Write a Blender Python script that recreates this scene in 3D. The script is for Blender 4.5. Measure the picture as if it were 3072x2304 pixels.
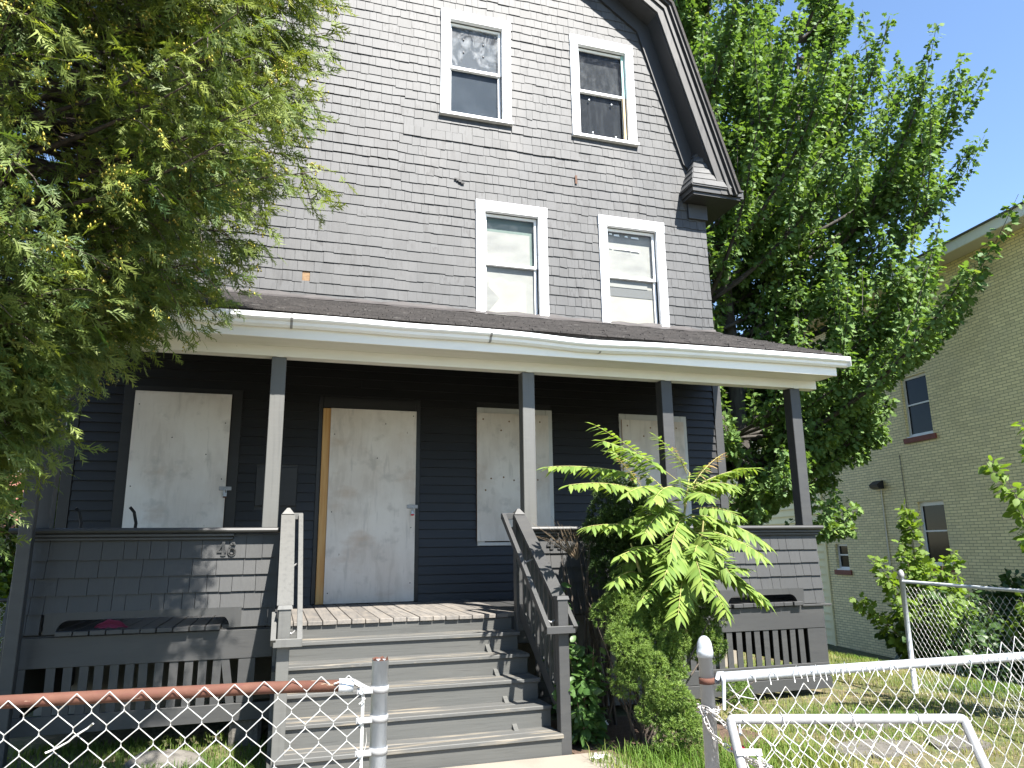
import bpy, math, random
import numpy as np
from mathutils import Vector, Matrix
rad = math.radians
for o in list(bpy.data.objects): bpy.data.objects.remove(o)
SC = bpy.context.scene
COL = SC.collection
random.seed(7)
RNG = np.random.default_rng(11)

# ------------------------------------------------------------------ camera
def cam_axes(yaw, pitch, roll):
    cy, sy, cp, sp = math.cos(yaw), math.sin(yaw), math.cos(pitch), math.sin(pitch)
    f = Vector((sy*cp, cy*cp, sp)); r = Vector((cy, -sy, 0)); u = r.cross(f)
    c, s = math.cos(roll), math.sin(roll)
    return c*r + s*u, -s*r + c*u, f
cr, cu, cf = cam_axes(rad(17.529), rad(12.6085), rad(-0.748))
cam = bpy.data.cameras.new('camera'); cam.lens = 25.794; cam.sensor_width = 36; cam.clip_start = 0.05; cam.clip_end = 2000
co = bpy.data.objects.new('camera', cam); COL.objects.link(co)
co.matrix_world = Matrix(((cr.x, cu.x, -cf.x, 0), (cr.y, cu.y, -cf.y, 0), (cr.z, cu.z, -cf.z, 1.72), (0, 0, 0, 1)))
SC.camera = co

# ------------------------------------------------------------------ sky and sun
SUN = Vector((0.29, -1.0, 1.36)).normalized()
W = bpy.data.worlds.new('World'); SC.world = W; W.use_nodes = True
nt = W.node_tree; nt.nodes.clear()
wo = nt.nodes.new('ShaderNodeOutputWorld'); bg = nt.nodes.new('ShaderNodeBackground'); sky = nt.nodes.new('ShaderNodeTexSky')
sky.sky_type = 'NISHITA'; sky.sun_disc = False
sky.sun_elevation = math.asin(SUN.z); sky.sun_rotation = math.atan2(SUN.x, SUN.y)
sky.air_density = 1.0; sky.dust_density = 0.1; sky.ozone_density = 3.4
bg.inputs['Strength'].default_value = 0.076
# thin broken cloud
tc = nt.nodes.new('ShaderNodeTexCoord'); mp = nt.nodes.new('ShaderNodeMapping'); mp.inputs['Scale'].default_value = (1.6, 1.6, 3.2)
mp.inputs['Location'].default_value = (1.9, 0.7, 0.4)
nz = nt.nodes.new('ShaderNodeTexNoise'); nz.inputs['Scale'].default_value = 2.1; nz.inputs['Detail'].default_value = 7; nz.inputs['Roughness'].default_value = 0.58
rp = nt.nodes.new('ShaderNodeValToRGB'); rp.color_ramp.elements[0].position = 0.63; rp.color_ramp.elements[1].position = 0.86
mx = nt.nodes.new('ShaderNodeMix'); mx.data_type = 'RGBA'; mx.inputs[7].default_value = (6.0, 6.4, 7.0, 1)
nt.links.new(tc.outputs['Generated'], mp.inputs['Vector']); nt.links.new(mp.outputs[0], nz.inputs['Vector']); nt.links.new(nz.outputs[0], rp.inputs[0])
nt.links.new(rp.outputs[0], mx.inputs[0]); nt.links.new(sky.outputs[0], mx.inputs[6]); nt.links.new(mx.outputs[2], bg.inputs[0]); nt.links.new(bg.outputs[0], wo.inputs[0])
sl = bpy.data.lights.new('sun', 'SUN'); sl.energy = 5.0; sl.angle = rad(0.53); sl.color = (1.0, 0.955, 0.885)
so = bpy.data.objects.new('sun', sl); COL.objects.link(so); so.rotation_euler = (-SUN).to_track_quat('-Z', 'Y').to_euler(); so.location = SUN*40
SC.view_settings.view_transform = 'Standard'; SC.view_settings.look = 'None'; SC.view_settings.exposure = 2.08; SC.view_settings.gamma = 1
SC.render.engine = 'CYCLES'

# ------------------------------------------------------------------ materials
M = {}
ALB = dict(shingle=.81, porch_shingle=.72, trim_gray=.72, post_gray=.80, rake_worn=.75, soffit_dark=.75, deck_wood=.78, tread_wood=.78, riser_paint=.78, roofing=.52, tar=.62, galv=.62, galv_white=.40, wire=.85, rust=.48, stone=.45, concrete=.55, ground=.72, mulch=.72, clapboard=1.0, pink_cloth=.5)
def mat(name, base, rough=.65, metal=0., rnd=0., layers=(), bump=None, spec=.5, bump2=None, objoff=False):
    sca = ALB.get(name, 1.); base = tuple(c*sca for c in base)
    m = bpy.data.materials.new(name); m.use_nodes = True; t = m.node_tree; N = t.nodes; L = t.links
    b = N['Principled BSDF']; b.inputs['Roughness'].default_value = rough; b.inputs['Metallic'].default_value = metal
    b.inputs['Specular IOR Level'].default_value = spec
    geo = N.new('ShaderNodeNewGeometry')
    rgb = N.new('ShaderNodeRGB'); rgb.outputs[0].default_value = (*base, 1); cur = rgb.outputs[0]
    if rnd:
        oi = N.new('ShaderNodeObjectInfo'); ad = N.new('ShaderNodeMath'); ad.operation = 'ADD'
        L.new(oi.outputs['Random'], ad.inputs[0]); L.new(geo.outputs['Random Per Island'], ad.inputs[1])
        fr = N.new('ShaderNodeMath'); fr.operation = 'FRACT'; L.new(ad.outputs[0], fr.inputs[0])
        mr = N.new('ShaderNodeMapRange'); mr.inputs[3].default_value = 1-rnd; mr.inputs[4].default_value = 1+rnd; L.new(fr.outputs[0], mr.inputs[0])
        hs = N.new('ShaderNodeHueSaturation'); L.new(mr.outputs[0], hs.inputs['Value']); L.new(cur, hs.inputs['Color']); cur = hs.outputs[0]
    def noise(sc, det=4, rough=.55, dist=0):
        mp = N.new('ShaderNodeMapping'); mp.inputs['Scale'].default_value = sc if hasattr(sc, '__len__') else (sc,)*3
        if objoff:
            o2 = N.new('ShaderNodeObjectInfo'); vm = N.new('ShaderNodeVectorMath'); vm.operation = 'ADD'; sc2 = N.new('ShaderNodeMath'); sc2.operation = 'MULTIPLY'; sc2.inputs[1].default_value = 37
            L.new(o2.outputs['Random'], sc2.inputs[0]); L.new(geo.outputs['Position'], vm.inputs[0]); L.new(sc2.outputs[0], vm.inputs[1]); L.new(vm.outputs[0], mp.inputs['Vector'])
        else: L.new(geo.outputs['Position'], mp.inputs['Vector'])
        n = N.new('ShaderNodeTexNoise'); n.inputs['Scale'].default_value = 1; n.inputs['Detail'].default_value = det; n.inputs['Roughness'].default_value = rough; n.inputs['Distortion'].default_value = dist
        L.new(mp.outputs[0], n.inputs['Vector']); return n.outputs[0]
    for la in layers:
        sc, c2, lo, hi = la[:4]; amt = la[4] if len(la) > 4 else 1.; mode = la[5] if len(la) > 5 else ''
        f = noise(sc, 5)
        if mode == 'rings':
            mu = N.new('ShaderNodeMath'); mu.operation = 'MULTIPLY'; mu.inputs[1].default_value = 34; L.new(f, mu.inputs[0])
            si = N.new('ShaderNodeMath'); si.operation = 'SINE'; L.new(mu.outputs[0], si.inputs[0]); f = si.outputs[0]
        if mode == 'isl':
            gt = N.new('ShaderNodeMath'); gt.operation = 'GREATER_THAN'; gt.inputs[1].default_value = .91; L.new(fr.outputs[0], gt.inputs[0])
            mu = N.new('ShaderNodeMath'); mu.operation = 'MULTIPLY'; L.new(gt.outputs[0], mu.inputs[0]); L.new(f, mu.inputs[1]); f = mu.outputs[0]
        mr = N.new('ShaderNodeMapRange'); mr.inputs[1].default_value = lo; mr.inputs[2].default_value = hi; mr.inputs[4].default_value = amt; L.new(f, mr.inputs[0])
        mi = N.new('ShaderNodeMix'); mi.data_type = 'RGBA'; mi.inputs[7].default_value = (*[c*sca for c in c2], 1)
        L.new(mr.outputs[0], mi.inputs[0]); L.new(cur, mi.inputs[6]); cur = mi.outputs[2]
    L.new(cur, b.inputs['Base Color'])
    nrm = None
    for bb in (bump, bump2):
        if not bb: continue
        bu = N.new('ShaderNodeBump'); bu.inputs['Strength'].default_value = bb[1]; bu.inputs['Distance'].default_value = bb[2]
        L.new(noise(bb[0], 5, .6), bu.inputs['Height'])
        if nrm: L.new(nrm, bu.inputs['Normal'])
        nrm = bu.outputs[0]
    if nrm: L.new(nrm, b.inputs['Normal'])
    M[name] = m; return m

G0 = (.0535, .0555, .0580)
mat('shingle', G0, .62, 0, .15, [((2.2, 2.2, 1.6), (.074, .075, .076), .45, .75, .8), ((9, 9, 3), (.026, .026, .027), .58, .72, .85), ((38, 38, 5), (.033, .033, .033), .50, .70, .5), ((1.1, 1.1, .5), (.085, .084, .083), .60, .72, .6), ((300, 300, 40), (.02, .02, .02), .66, .75, .6), ((30, 30, 9), (.022, .022, .023), .50, .62, .8, 'isl')], ((70, 70, 7), .30, .004))
mat('porch_shingle', (.042, .043, .043), .55, 0, .07, [((3, 3, 2), (.05, .051, .05), .45, .7, .8), ((40, 40, 5), (.033, .033, .033), .5, .7, .5)], ((60, 60, 8), .3, .004))
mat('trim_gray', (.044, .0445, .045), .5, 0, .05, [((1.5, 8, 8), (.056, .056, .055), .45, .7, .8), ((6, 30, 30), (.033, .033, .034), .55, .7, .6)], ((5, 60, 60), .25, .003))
mat('post_gray', (.105, .105, .099), .45, 0, .04, [((30, 30, 1.2), (.085, .085, .081), .5, .65, .8), ((6, 6, 60), (.125, .125, .118), .5, .7, .4)], ((40, 40, 3), .25, .003))  # lighter than the trim gray; carries the bright lit look of two posts
mat('soffit_dark', (.030, .0305, .032), .55, 0, .03, [((2, 2, 2), (.038, .038, .039), .45, .7, .8)], ((20, 20, 6), .15, .003))
mat('rake_worn', (.055, .053, .051), .6, 0, .05, [((18, 18, 3), (.022, .022, .022), .52, .62, .8), ((5, 5, 2), (.085, .082, .078), .55, .7, .7)], ((50, 50, 6), .4, .004))
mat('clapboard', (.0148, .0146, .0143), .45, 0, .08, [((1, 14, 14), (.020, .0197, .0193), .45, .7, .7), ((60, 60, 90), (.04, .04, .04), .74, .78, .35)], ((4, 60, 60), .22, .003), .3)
mat('white_paint', (.78, .785, .79), .42, 0, .02, [((9, 9, 4), (.60, .60, .59), .60, .78, .6), ((50, 50, 50), (.45, .44, .42), .70, .76, .5)], ((30, 30, 30), .08, .002))
mat('white_metal', (.80, .81, .82), .30, 0, .0, [((2, 5, 5), (.66, .66, .65), .55, .75, .5), ((40, 40, 40), (.40, .39, .37), .72, .78, .5)])
mat('cream_soffit', (.66, .645, .58), .5, 0, .02, [((1.5, 6, 6), (.56, .545, .48), .45, .75, .6), ((26, 26, 26), (.25, .22, .18), .73, .77, .6)])
mat('deck_wood', (.17, .155, .138), .75, 0, .22, [((30, 2, 30), (.10, .095, .09), .45, .65, .8), ((7, 3, 7), (.235, .205, .17), .50, .7, .7), ((90, 4, 90), (.10, .095, .09), .58, .7, .6)], ((70, 3, 70), .5, .004))
mat('tread_wood', (.085, .086, .082), .65, 0, .06, [((1.3, 14, 14), (.30, .255, .19), .53, .64, .7), ((3, 60, 60), (.07, .07, .066), .45, .62, .6), ((14, 30, 30), (.16, .145, .12), .62, .72, .6)], ((4, 70, 70), .5, .004))
mat('riser_paint', (.072, .073, .068), .55, 0, .06, [((1.2, 10, 14), (.088, .088, .082), .45, .7, .8), ((3, 40, 60), (.045, .045, .042), .56, .7, .6), ((40, 40, 40), (.2, .18, .15), .73, .77, .5)], ((3, 60, 70), .4, .004))
mat('plywood', (.56, .505, .44), .7, 0, .07, [((3.0, 3.0, .8), (.42, .37, .31), .1, 1, .45, 'rings'), ((50, 50, 4), (.47, .42, .36), .50, .68, .35), ((1.6, 1.6, 1.2), (.63, .59, .53), .42, .62, .8), ((1.1, 1.1, 2.2), (.34, .21, .115), .60, .76, .6), ((5, 5, 5), (.36, .33, .29), .57, .70, .6), ((14, 14, 2), (.38, .35, .31), .60, .70, .5), ((22, 22, 9), (.16, .11, .07), .735, .76, .85)], ((40, 40, 4), .2, .002), .5, None, True)
mat('ply_edge', (.38, .16, .06), .8, 0, .1, [((20, 20, 60), (.2, .08, .03), .45, .65, .7)])
mat('lumber', (.46, .265, .085), .6, 0, .06, [((25, 25, 1.5), (.38, .18, .04), .45, .6, .8)], ((40, 40, 2), .2, .002))
mat('pale_wood', (.50, .38, .22), .7)
mat('casing_gray', (.46, .46, .43), .5, 0, .02, [((9, 9, 4), (.38, .38, .36), .5, .7, .6)])
mat('bare_wood', (.17, .10, .042), .7, 0, .05, [((20, 20, 60), (.11, .06, .024), .45, .6, .8)])
mat('bare_dark', (.085, .040, .022), .8)
mat('fascia_white', (.74, .715, .65), .4, 0, 0, [((2, 5, 5), (.62, .60, .55), .55, .75, .5)])
mat('roofing', (.050, .044, .042), .9, 0, .30, [((60, 60, 60), (.10, .09, .085), .5, .7, .6), ((9, 5, 9), (.20, .19, .18), .60, .72, .6), ((40, 14, 40), (.015, .014, .014), .52, .66, .7)], ((120, 120, 120), .6, .006))
mat('tar', (.040, .034, .034), .7, 0, 0, [((3, 3, 3), (.075, .066, .066), .45, .7, .8)], ((14, 14, 14), .4, .01))
mat('galv', (.56, .60, .64), .45, .25, .05, [((25, 25, 10), (.70, .74, .78), .45, .65, .8), ((70, 70, 30), (.42, .44, .46), .55, .7, .6), ((10, 10, 20), (.42, .27, .14), .78, .84, .4)], ((60, 60, 60), .1, .002))
mat('galv_white', (.66, .665, .67), .5, .2, .05, [((30, 30, 20), (.5, .5, .5), .5, .7, .6), ((12, 12, 12), (.42, .28, .15), .66, .74, .5)], ((50, 50, 50), .1, .002))
mat('wire', (.62, .62, .60), .42, .5, .08, [((30, 30, 30), (.42, .38, .33), .5, .7, .6)])
mat('rust', (.150, .052, .028), .85, 0, .0, [((12, 20, 20), (.20, .080, .044), .45, .65, .8), ((30, 40, 60), (.16, .045, .03), .55, .68, .7), ((9, 30, 40), (.55, .42, .30), .66, .70, .8)], ((90, 90, 90), .4, .003))
mat('chain_metal', (.42, .40, .38), .4, .8, .15, [((40, 40, 40), (.25, .16, .10), .55, .68, .7)])
mat('brass', (.45, .33, .16), .4, .8)
mat('red_plastic', (.50, .01, .03), .45)
mat('dark_metal', (.02, .02, .022), .5, .3)
mat('black', (.008, .008, .009), .6)
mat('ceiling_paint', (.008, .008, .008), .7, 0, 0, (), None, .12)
mat('pink_cloth', (.16, .006, .05), .9, 0, 0, [((60, 60, 60), (.12, .004, .04), .5, .6, .8)])
mat('stone', (.20, .185, .16), .9, 0, .1, [((12, 12, 12), (.12, .11, .095), .45, .65, .8), ((60, 60, 60), (.30, .28, .25), .55, .7, .6)], ((20, 20, 20), .6, .02))
mat('concrete', (.36, .32, .26), .9, 0, .05, [((2, 2, 2), (.27, .235, .19), .45, .65, .8), ((90, 90, 90), (.44, .40, .34), .55, .7, .6)], ((60, 60, 60), .3, .004))
mat('asphalt', (.05, .05, .05), .9, 0, 0, [((80, 80, 80), (.09, .09, .088), .5, .7, .7)], ((80, 80, 80), .3, .004))
mat('litter', (.75, .75, .76), .5)
mat('bark', (.075, .058, .045), .9, 0, 0, [((14, 14, 3), (.035, .027, .022), .45, .62, .9)], ((30, 30, 5), .8, .02))
mat('bark_gray', (.06, .054, .047), .9, 0, 0, [((14, 14, 3), (.03, .026, .023), .45, .62, .9)], ((30, 30, 5), .8, .02))
mat('twig', (.13, .095, .06), .85)
mat('stem_green', (.30, .28, .10), .6, 0, 0, [((20, 20, 6), (.22, .17, .08), .5, .7, .7)])
mat('ground', (.12, .10, .05), .95, 0, 0, [((1.4, 1.4, 1.4), (.075, .095, .026), .40, .58, .95), ((9, 9, 9), (.27, .21, .12), .52, .68, .8), ((40, 40, 40), (.07, .05, .03), .55, .7, .6)], ((25, 25, 25), .7, .03))
mat('mulch', (.10, .06, .038), .95, 0, 0, [((30, 30, 30), (.17, .11, .07), .5, .65, .8), ((90, 90, 90), (.05, .03, .02), .5, .65, .6)], ((50, 50, 50), .9, .03))
mat('glass_dark', (.010, .012, .014), .08, 0, 0, [((3, 3, 3), (.02, .022, .024), .5, .7, .6)], None, .15)
mat('yellow_soffit', (.62, .58, .48), .6)
mat('yellow_siding', (.84, .74, .42), .6)
mat('red_sill', (.20, .055, .035), .7, 0, 0, [((20, 20, 20), (.12, .035, .025), .5, .7, .8)])
mat('white_siding', (.74, .75, .76), .6)
mat('red_roof', (.30, .13, .10), .9, 0, .1, [((10, 10, 10), (.22, .09, .07), .45, .65, .8)])
mat('gray_roof', (.10, .10, .10), .9)
mat('teal_paint', (.25, .42, .38), .6)
mat('blind_white', (.22, .216, .20), .8, 0, 0, [((1.6, 1.6, 4), (.155, .152, .144), .45, .65, .8)])
mat('blind_green', (.105, .142, .123), .8, 0, 0, [((1.4, 1.4, 2), (.075, .105, .092), .45, .65, .7)])
mat('blind_gray', (.10, .10, .098), .8)
mat('blind_cream', (.27, .255, .228), .8, 0, 0, [((1.4, 1.4, 2), (.215, .20, .17), .45, .65, .6)])
mat('board_sky_tone', (.022, .030, .041), .5, 0, 0, [((2.5, 2.5, 2.5), (.034, .043, .055), .45, .7, .8)], None, .04)  # slate blue stands in for sky reflected in the pane
mat('board_gray', (.010, .0115, .0135), .55, 0, 0, [((12, 12, 1.2), (.026, .028, .031), .52, .68, .8)], None, .04)

LEAF = dict(leaf_maple=1.04, leaf_ailanthus=.80, leaf_spruce=.95, leaf_light=.72, grass=.84, grass_green=.84, leaf_cedar=1.15, leaf_cone=.85)
def leafmat(name, c1, c2, trans=.35, rough=.45, spec=.4, c3=None):
    kk = LEAF.get(name, .9); c1 = tuple(c*kk for c in c1); c2 = tuple(c*kk for c in c2); c3 = c3 and tuple(c*kk for c in c3)
    m = bpy.data.materials.new(name); m.use_nodes = True; t = m.node_tree; N = t.nodes; L = t.links
    b = N['Principled BSDF']; b.inputs['Roughness'].default_value = rough; b.inputs['Specular IOR Level'].default_value = spec
    at = N.new('ShaderNodeAttribute'); at.attribute_name = 'tint'
    rmp = N.new('ShaderNodeValToRGB'); rmp.color_ramp.elements[0].color = (*c1, 1); rmp.color_ramp.elements[1].color = (*c2, 1)
    if c3: e = rmp.color_ramp.elements.new(.90); e.color = (*c2, 1); rmp.color_ramp.elements[-1].color = (*c3, 1)
    L.new(at.outputs['Fac'], rmp.inputs[0]); L.new(rmp.outputs[0], b.inputs['Base Color'])
    tr = N.new('ShaderNodeBsdfTranslucent'); mm = N.new('ShaderNodeMix'); mm.data_type = 'RGBA'; mm.blend_type = 'MULTIPLY'; mm.inputs[0].default_value = 1
    mm.inputs[7].default_value = (1.5, 1.5, .6, 1); L.new(rmp.outputs[0], mm.inputs[6]); L.new(mm.outputs[2], tr.inputs[0])
    ms = N.new('ShaderNodeMixShader'); ms.inputs[0].default_value = trans
    L.new(b.outputs[0], ms.inputs[1]); L.new(tr.outputs[0], ms.inputs[2]); L.new(ms.outputs[0], N['Material Output'].inputs[0])
    M[name] = m; return m
leafmat('leaf_maple', (.052, .110, .032), (.118, .190, .048), .36, .62, .3, (.20, .24, .055))
leafmat('leaf_cedar', (.040, .078, .022), (.170, .200, .038), .34, .55, .3, (.33, .32, .055))
leafmat('leaf_cone', (.30, .27, .035), (.42, .36, .06), .1, .6)
leafmat('leaf_ailanthus', (.12, .205, .04), (.25, .34, .075), .38, .6, .25)
leafmat('leaf_tip', (.26, .17, .08), (.30, .22, .10), .4, .5)
leafmat('leaf_spruce', (.060, .115, .022), (.185, .265, .055), .25, .55, .3)
leafmat('leaf_yew', (.024, .052, .014), (.055, .095, .022), .2, .5, .3)
leafmat('leaf_light', (.11, .19, .030), (.19, .29, .045), .45, .6, .3)
leafmat('leaf_dark', (.025, .06, .018), (.06, .11, .028), .3, .45, .4)
leafmat('leaf_weed', (.035, .085, .022), (.075, .145, .035), .35, .45, .4)
leafmat('grass', (.095, .175, .025), (.33, .29, .105), .35, .6, .2)
leafmat('grass_green', (.07, .125, .02), (.14, .20, .035), .4, .55, .3)

def glass(name, dirt=.25, tint=(.93, .95, .95), sc=8):
    m = bpy.data.materials.new(name); m.use_nodes = True; t = m.node_tree; N = t.nodes; L = t.links; N.clear()
    out = N.new('ShaderNodeOutputMaterial'); gl = N.new('ShaderNodeBsdfGlossy'); gl.inputs['Roughness'].default_value = .03
    trn = N.new('ShaderNodeBsdfTransparent'); trn.inputs[0].default_value = (*tint, 1)
    lw = N.new('ShaderNodeLayerWeight'); pw = N.new('ShaderNodeMath'); pw.operation = 'POWER'; pw.inputs[1].default_value = 4; L.new(lw.outputs['Facing'], pw.inputs[0])
    fr = N.new('ShaderNodeMath'); fr.operation = 'MULTIPLY_ADD'; fr.inputs[1].default_value = .4; fr.inputs[2].default_value = .018; L.new(pw.outputs[0], fr.inputs[0])
    m1 = N.new('ShaderNodeMixShader'); L.new(fr.outputs[0], m1.inputs[0]); L.new(trn.outputs[0], m1.inputs[1]); L.new(gl.outputs[0], m1.inputs[2])
    di = N.new('ShaderNodeBsdfDiffuse'); di.inputs[0].default_value = (.62, .64, .66, 1)
    geo = N.new('ShaderNodeNewGeometry'); mp = N.new('ShaderNodeMapping'); mp.inputs['Scale'].default_value = (sc, sc, sc*.6); L.new(geo.outputs['Position'], mp.inputs[0])
    n = N.new('ShaderNodeTexNoise'); n.inputs['Scale'].default_value = 1; n.inputs['Detail'].default_value = 8; n.inputs['Distortion'].default_value = 1.5; L.new(mp.outputs[0], n.inputs[0])
    mr = N.new('ShaderNodeMapRange'); mr.inputs[1].default_value = .45; mr.inputs[2].default_value = .75; mr.inputs[3].default_value = dirt*.2; mr.inputs[4].default_value = dirt; L.new(n.outputs[0], mr.inputs[0])
    m2 = N.new('ShaderNodeMixShader'); L.new(mr.outputs[0], m2.inputs[0]); L.new(m1.outputs[0], m2.inputs[1]); L.new(di.outputs[0], m2.inputs[2]); L.new(m2.outputs[0], out.inputs[0])
    M[name] = m
glass('pane_dirty', .30, sc=7); glass('pane_clear', .012); glass('pane_hazy', .05)

def brickmat():
    m = bpy.data.materials.new('yellow_brick'); m.use_nodes = True; t = m.node_tree; N = t.nodes; L = t.links; b = N['Principled BSDF']
    b.inputs['Roughness'].default_value = .6
    uv = N.new('ShaderNodeTexCoord'); br = N.new('ShaderNodeTexBrick'); br.inputs['Scale'].default_value = 1
    br.inputs['Color1'].default_value = (.88, .765, .42, 1); br.inputs['Color2'].default_value = (.72, .62, .33, 1); br.inputs['Mortar'].default_value = (.30, .26, .16, 1)
    br.inputs['Brick Width'].default_value = .213; br.inputs['Row Height'].default_value = .0677; br.inputs['Mortar Size'].default_value = .006; br.inputs['Mortar Smooth'].default_value = .3
    L.new(uv.outputs['UV'], br.inputs['Vector'])
    geo = N.new('ShaderNodeNewGeometry'); n = N.new('ShaderNodeTexNoise'); n.inputs['Scale'].default_value = .9; n.inputs['Detail'].default_value = 6; L.new(geo.outputs['Position'], n.inputs[0])
    mr = N.new('ShaderNodeMapRange'); mr.inputs[1].default_value = .55; mr.inputs[2].default_value = .75; mr.inputs[4].default_value = .5; L.new(n.outputs[0], mr.inputs[0])
    mi = N.new('ShaderNodeMix'); mi.data_type = 'RGBA'; mi.inputs[7].default_value = (.56, .50, .31, 1); L.new(mr.outputs[0], mi.inputs[0]); L.new(br.outputs[0], mi.inputs[6]); L.new(mi.outputs[2], b.inputs['Base Color'])
    bu = N.new('ShaderNodeBump'); bu.inputs['Distance'].default_value = .01; bu.inputs['Strength'].default_value = 1; bu.invert = True; L.new(br.outputs['Fac'], bu.inputs['Height']); L.new(bu.outputs[0], b.inputs['Normal'])
    M['yellow_brick'] = m
brickmat()

# ------------------------------------------------------------------ object helpers
def thing(name, label, cat, loc=(0, 0, 0), group=None):
    o = bpy.data.objects.new(name, None); COL.objects.link(o); o.location = loc; o.empty_display_size = .2
    o['label'] = label; o['category'] = cat
    if group: o['group'] = group
    return o
def setparent(o, parent):
    if parent is not None:
        o.parent = parent
        if parent.type == 'EMPTY' and parent.parent is None: o.location = Vector(o.location) - parent.location
def tag(o, label, cat, group=None):
    o['label'] = label; o['category'] = cat
    if group: o['group'] = group
    return o
class MB:
    def __init__(s): s.v = []; s.f = []; s.m = []; s.sm = False; s.cm = 0
    def add(s, vs, fs):
        n = len(s.v); s.v += [tuple(v) for v in vs]; s.f += [tuple(n+i for i in f) for f in fs]; s.m += [s.cm]*len(fs); return s
    def hexa(s, p): # 8 pts: bottom 4 (ccw), top 4
        return s.add(p, [(3, 2, 1, 0), (4, 5, 6, 7), (0, 1, 5, 4), (1, 2, 6, 5), (2, 3, 7, 6), (3, 0, 4, 7)])
    def box(s, x0, x1, y0, y1, z0, z1):
        return s.hexa([(x0, y0, z0), (x1, y0, z0), (x1, y1, z0), (x0, y1, z0), (x0, y0, z1), (x1, y0, z1), (x1, y1, z1), (x0, y1, z1)])
    def bbox(s, x0, x1, y0, y1, z0, z1, b=.004): # chamfered box
        P = []; 
        for (z, i) in ((z0, b), (z0+b, 0), (z1-b, 0), (z1, b)):
            for (cx, cy, sx, sy) in ((x0, y0, 1, 1), (x1, y0, -1, 1), (x1, y1, -1, -1), (x0, y1, 1, -1)):
                P += [(cx+sx*(b+i), cy+sy*i, z), (cx+sx*i, cy+sy*(b+i), z)] if sx*sy < 0 else [(cx+sx*i, cy+sy*(b+i), z), (cx+sx*(b+i), cy+sy*i, z)]
        F = [tuple(range(7, -1, -1)), tuple(range(24, 32))]
        for k in range(3):
            for j in range(8): F.append((k*8+j, k*8+(j+1) % 8, k*8+8+(j+1) % 8, k*8+8+j))
        return s.add(P, F)
    def wedge(s, x0, x1, z0, z1, y, tb, tt): # board on wall plane y, butt thickness tb at the bottom, tt at the top
        return s.hexa([(x0, y-tb, z0), (x1, y-tb, z0), (x1, y+.004, z0), (x0, y+.004, z0), (x0, y-tt, z1), (x1, y-tt, z1), (x1, y+.004, z1), (x0, y+.004, z1)])
    def beam(s, a, b, w, h, up=(0, 0, 1)):
        a = Vector(a); b = Vector(b); d = (b-a).normalized(); r = d.cross(Vector(up)).normalized(); u = r.cross(d)
        P = []
        for p in (a, b): P += [p-r*w/2-u*h/2, p+r*w/2-u*h/2, p+r*w/2+u*h/2, p-r*w/2+u*h/2]
        return s.add(P, [(0, 1, 2, 3), (7, 6, 5, 4), (0, 4, 5, 1), (1, 5, 6, 2), (2, 6, 7, 3), (3, 7, 4, 0)])
    def tube(s, pts, r, n=8, cap=True):
        pts = [Vector(p) for p in pts]; rs = r if hasattr(r, '__len__') else [r]*len(pts)
        base = len(s.v); d0 = (pts[1]-pts[0]).normalized(); ref = Vector((0, 0, 1)) if abs(d0.z) < .9 else Vector((1, 0, 0))
        V = []
        for i, p in enumerate(pts):
            d = (pts[min(i+1, len(pts)-1)]-pts[max(i-1, 0)]).normalized(); a = d.cross(ref)
            if a.length < 1e-4: a = d.cross(Vector((0, 1, 0)))
            a.normalize(); b = a.cross(d)
            for k in range(n):
                t = 2*math.pi*k/n; V.append(p+(a*math.cos(t)+b*math.sin(t))*rs[i])
        F = []
        for i in range(len(pts)-1):
            for k in range(n): F.append((i*n+k, i*n+(k+1) % n, (i+1)*n+(k+1) % n, (i+1)*n+k))
        if cap: F += [tuple(range(n)), tuple(range((len(pts)-1)*n+n-1, (len(pts)-1)*n-1, -1))]
        return s.add(V, F)
    def lathe(s, c, prof, n=16): # prof: (r, z)
        V = []; F = []
        for r, z in prof:
            for k in range(n): t = 2*math.pi*k/n; V.append((c[0]+r*math.cos(t), c[1]+r*math.sin(t), c[2]+z))
        for i in range(len(prof)-1):
            for k in range(n): F.append((i*n+k, i*n+(k+1) % n, (i+1)*n+(k+1) % n, (i+1)*n+k))
        F += [tuple(range(n-1, -1, -1)), tuple(range((len(prof)-1)*n, len(prof)*n))]
        return s.add(V, F)
    def quad(s, a, b, c, d): return s.add([a, b, c, d], [(0, 1, 2, 3)])
    def mesh(s, name, mats, smooth=False):
        me = bpy.data.meshes.new(name); me.from_pydata(s.v, [], s.f)
        for m in (mats if isinstance(mats, (list, tuple)) else [mats]): me.materials.append(M[m])
        if s.cm or any(s.m): me.polygons.foreach_set('material_index', s.m)
        if smooth: me.polygons.foreach_set('use_smooth', [True]*len(me.polygons))
        me.update(); return me
    def build(s, name, mats, parent=None, smooth=False, loc=(0, 0, 0)):
        o = bpy.data.objects.new(name, s.mesh(name, mats, smooth)); COL.objects.link(o); o.location = loc
        setparent(o, parent); return o
def inst(name, me, parent, loc, rot=None, scale=None):
    o = bpy.data.objects.new(name, me); COL.objects.link(o); o.location = loc
    if rot: o.rotation_euler = rot
    if scale: o.scale = scale
    setparent(o, parent); return o
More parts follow.
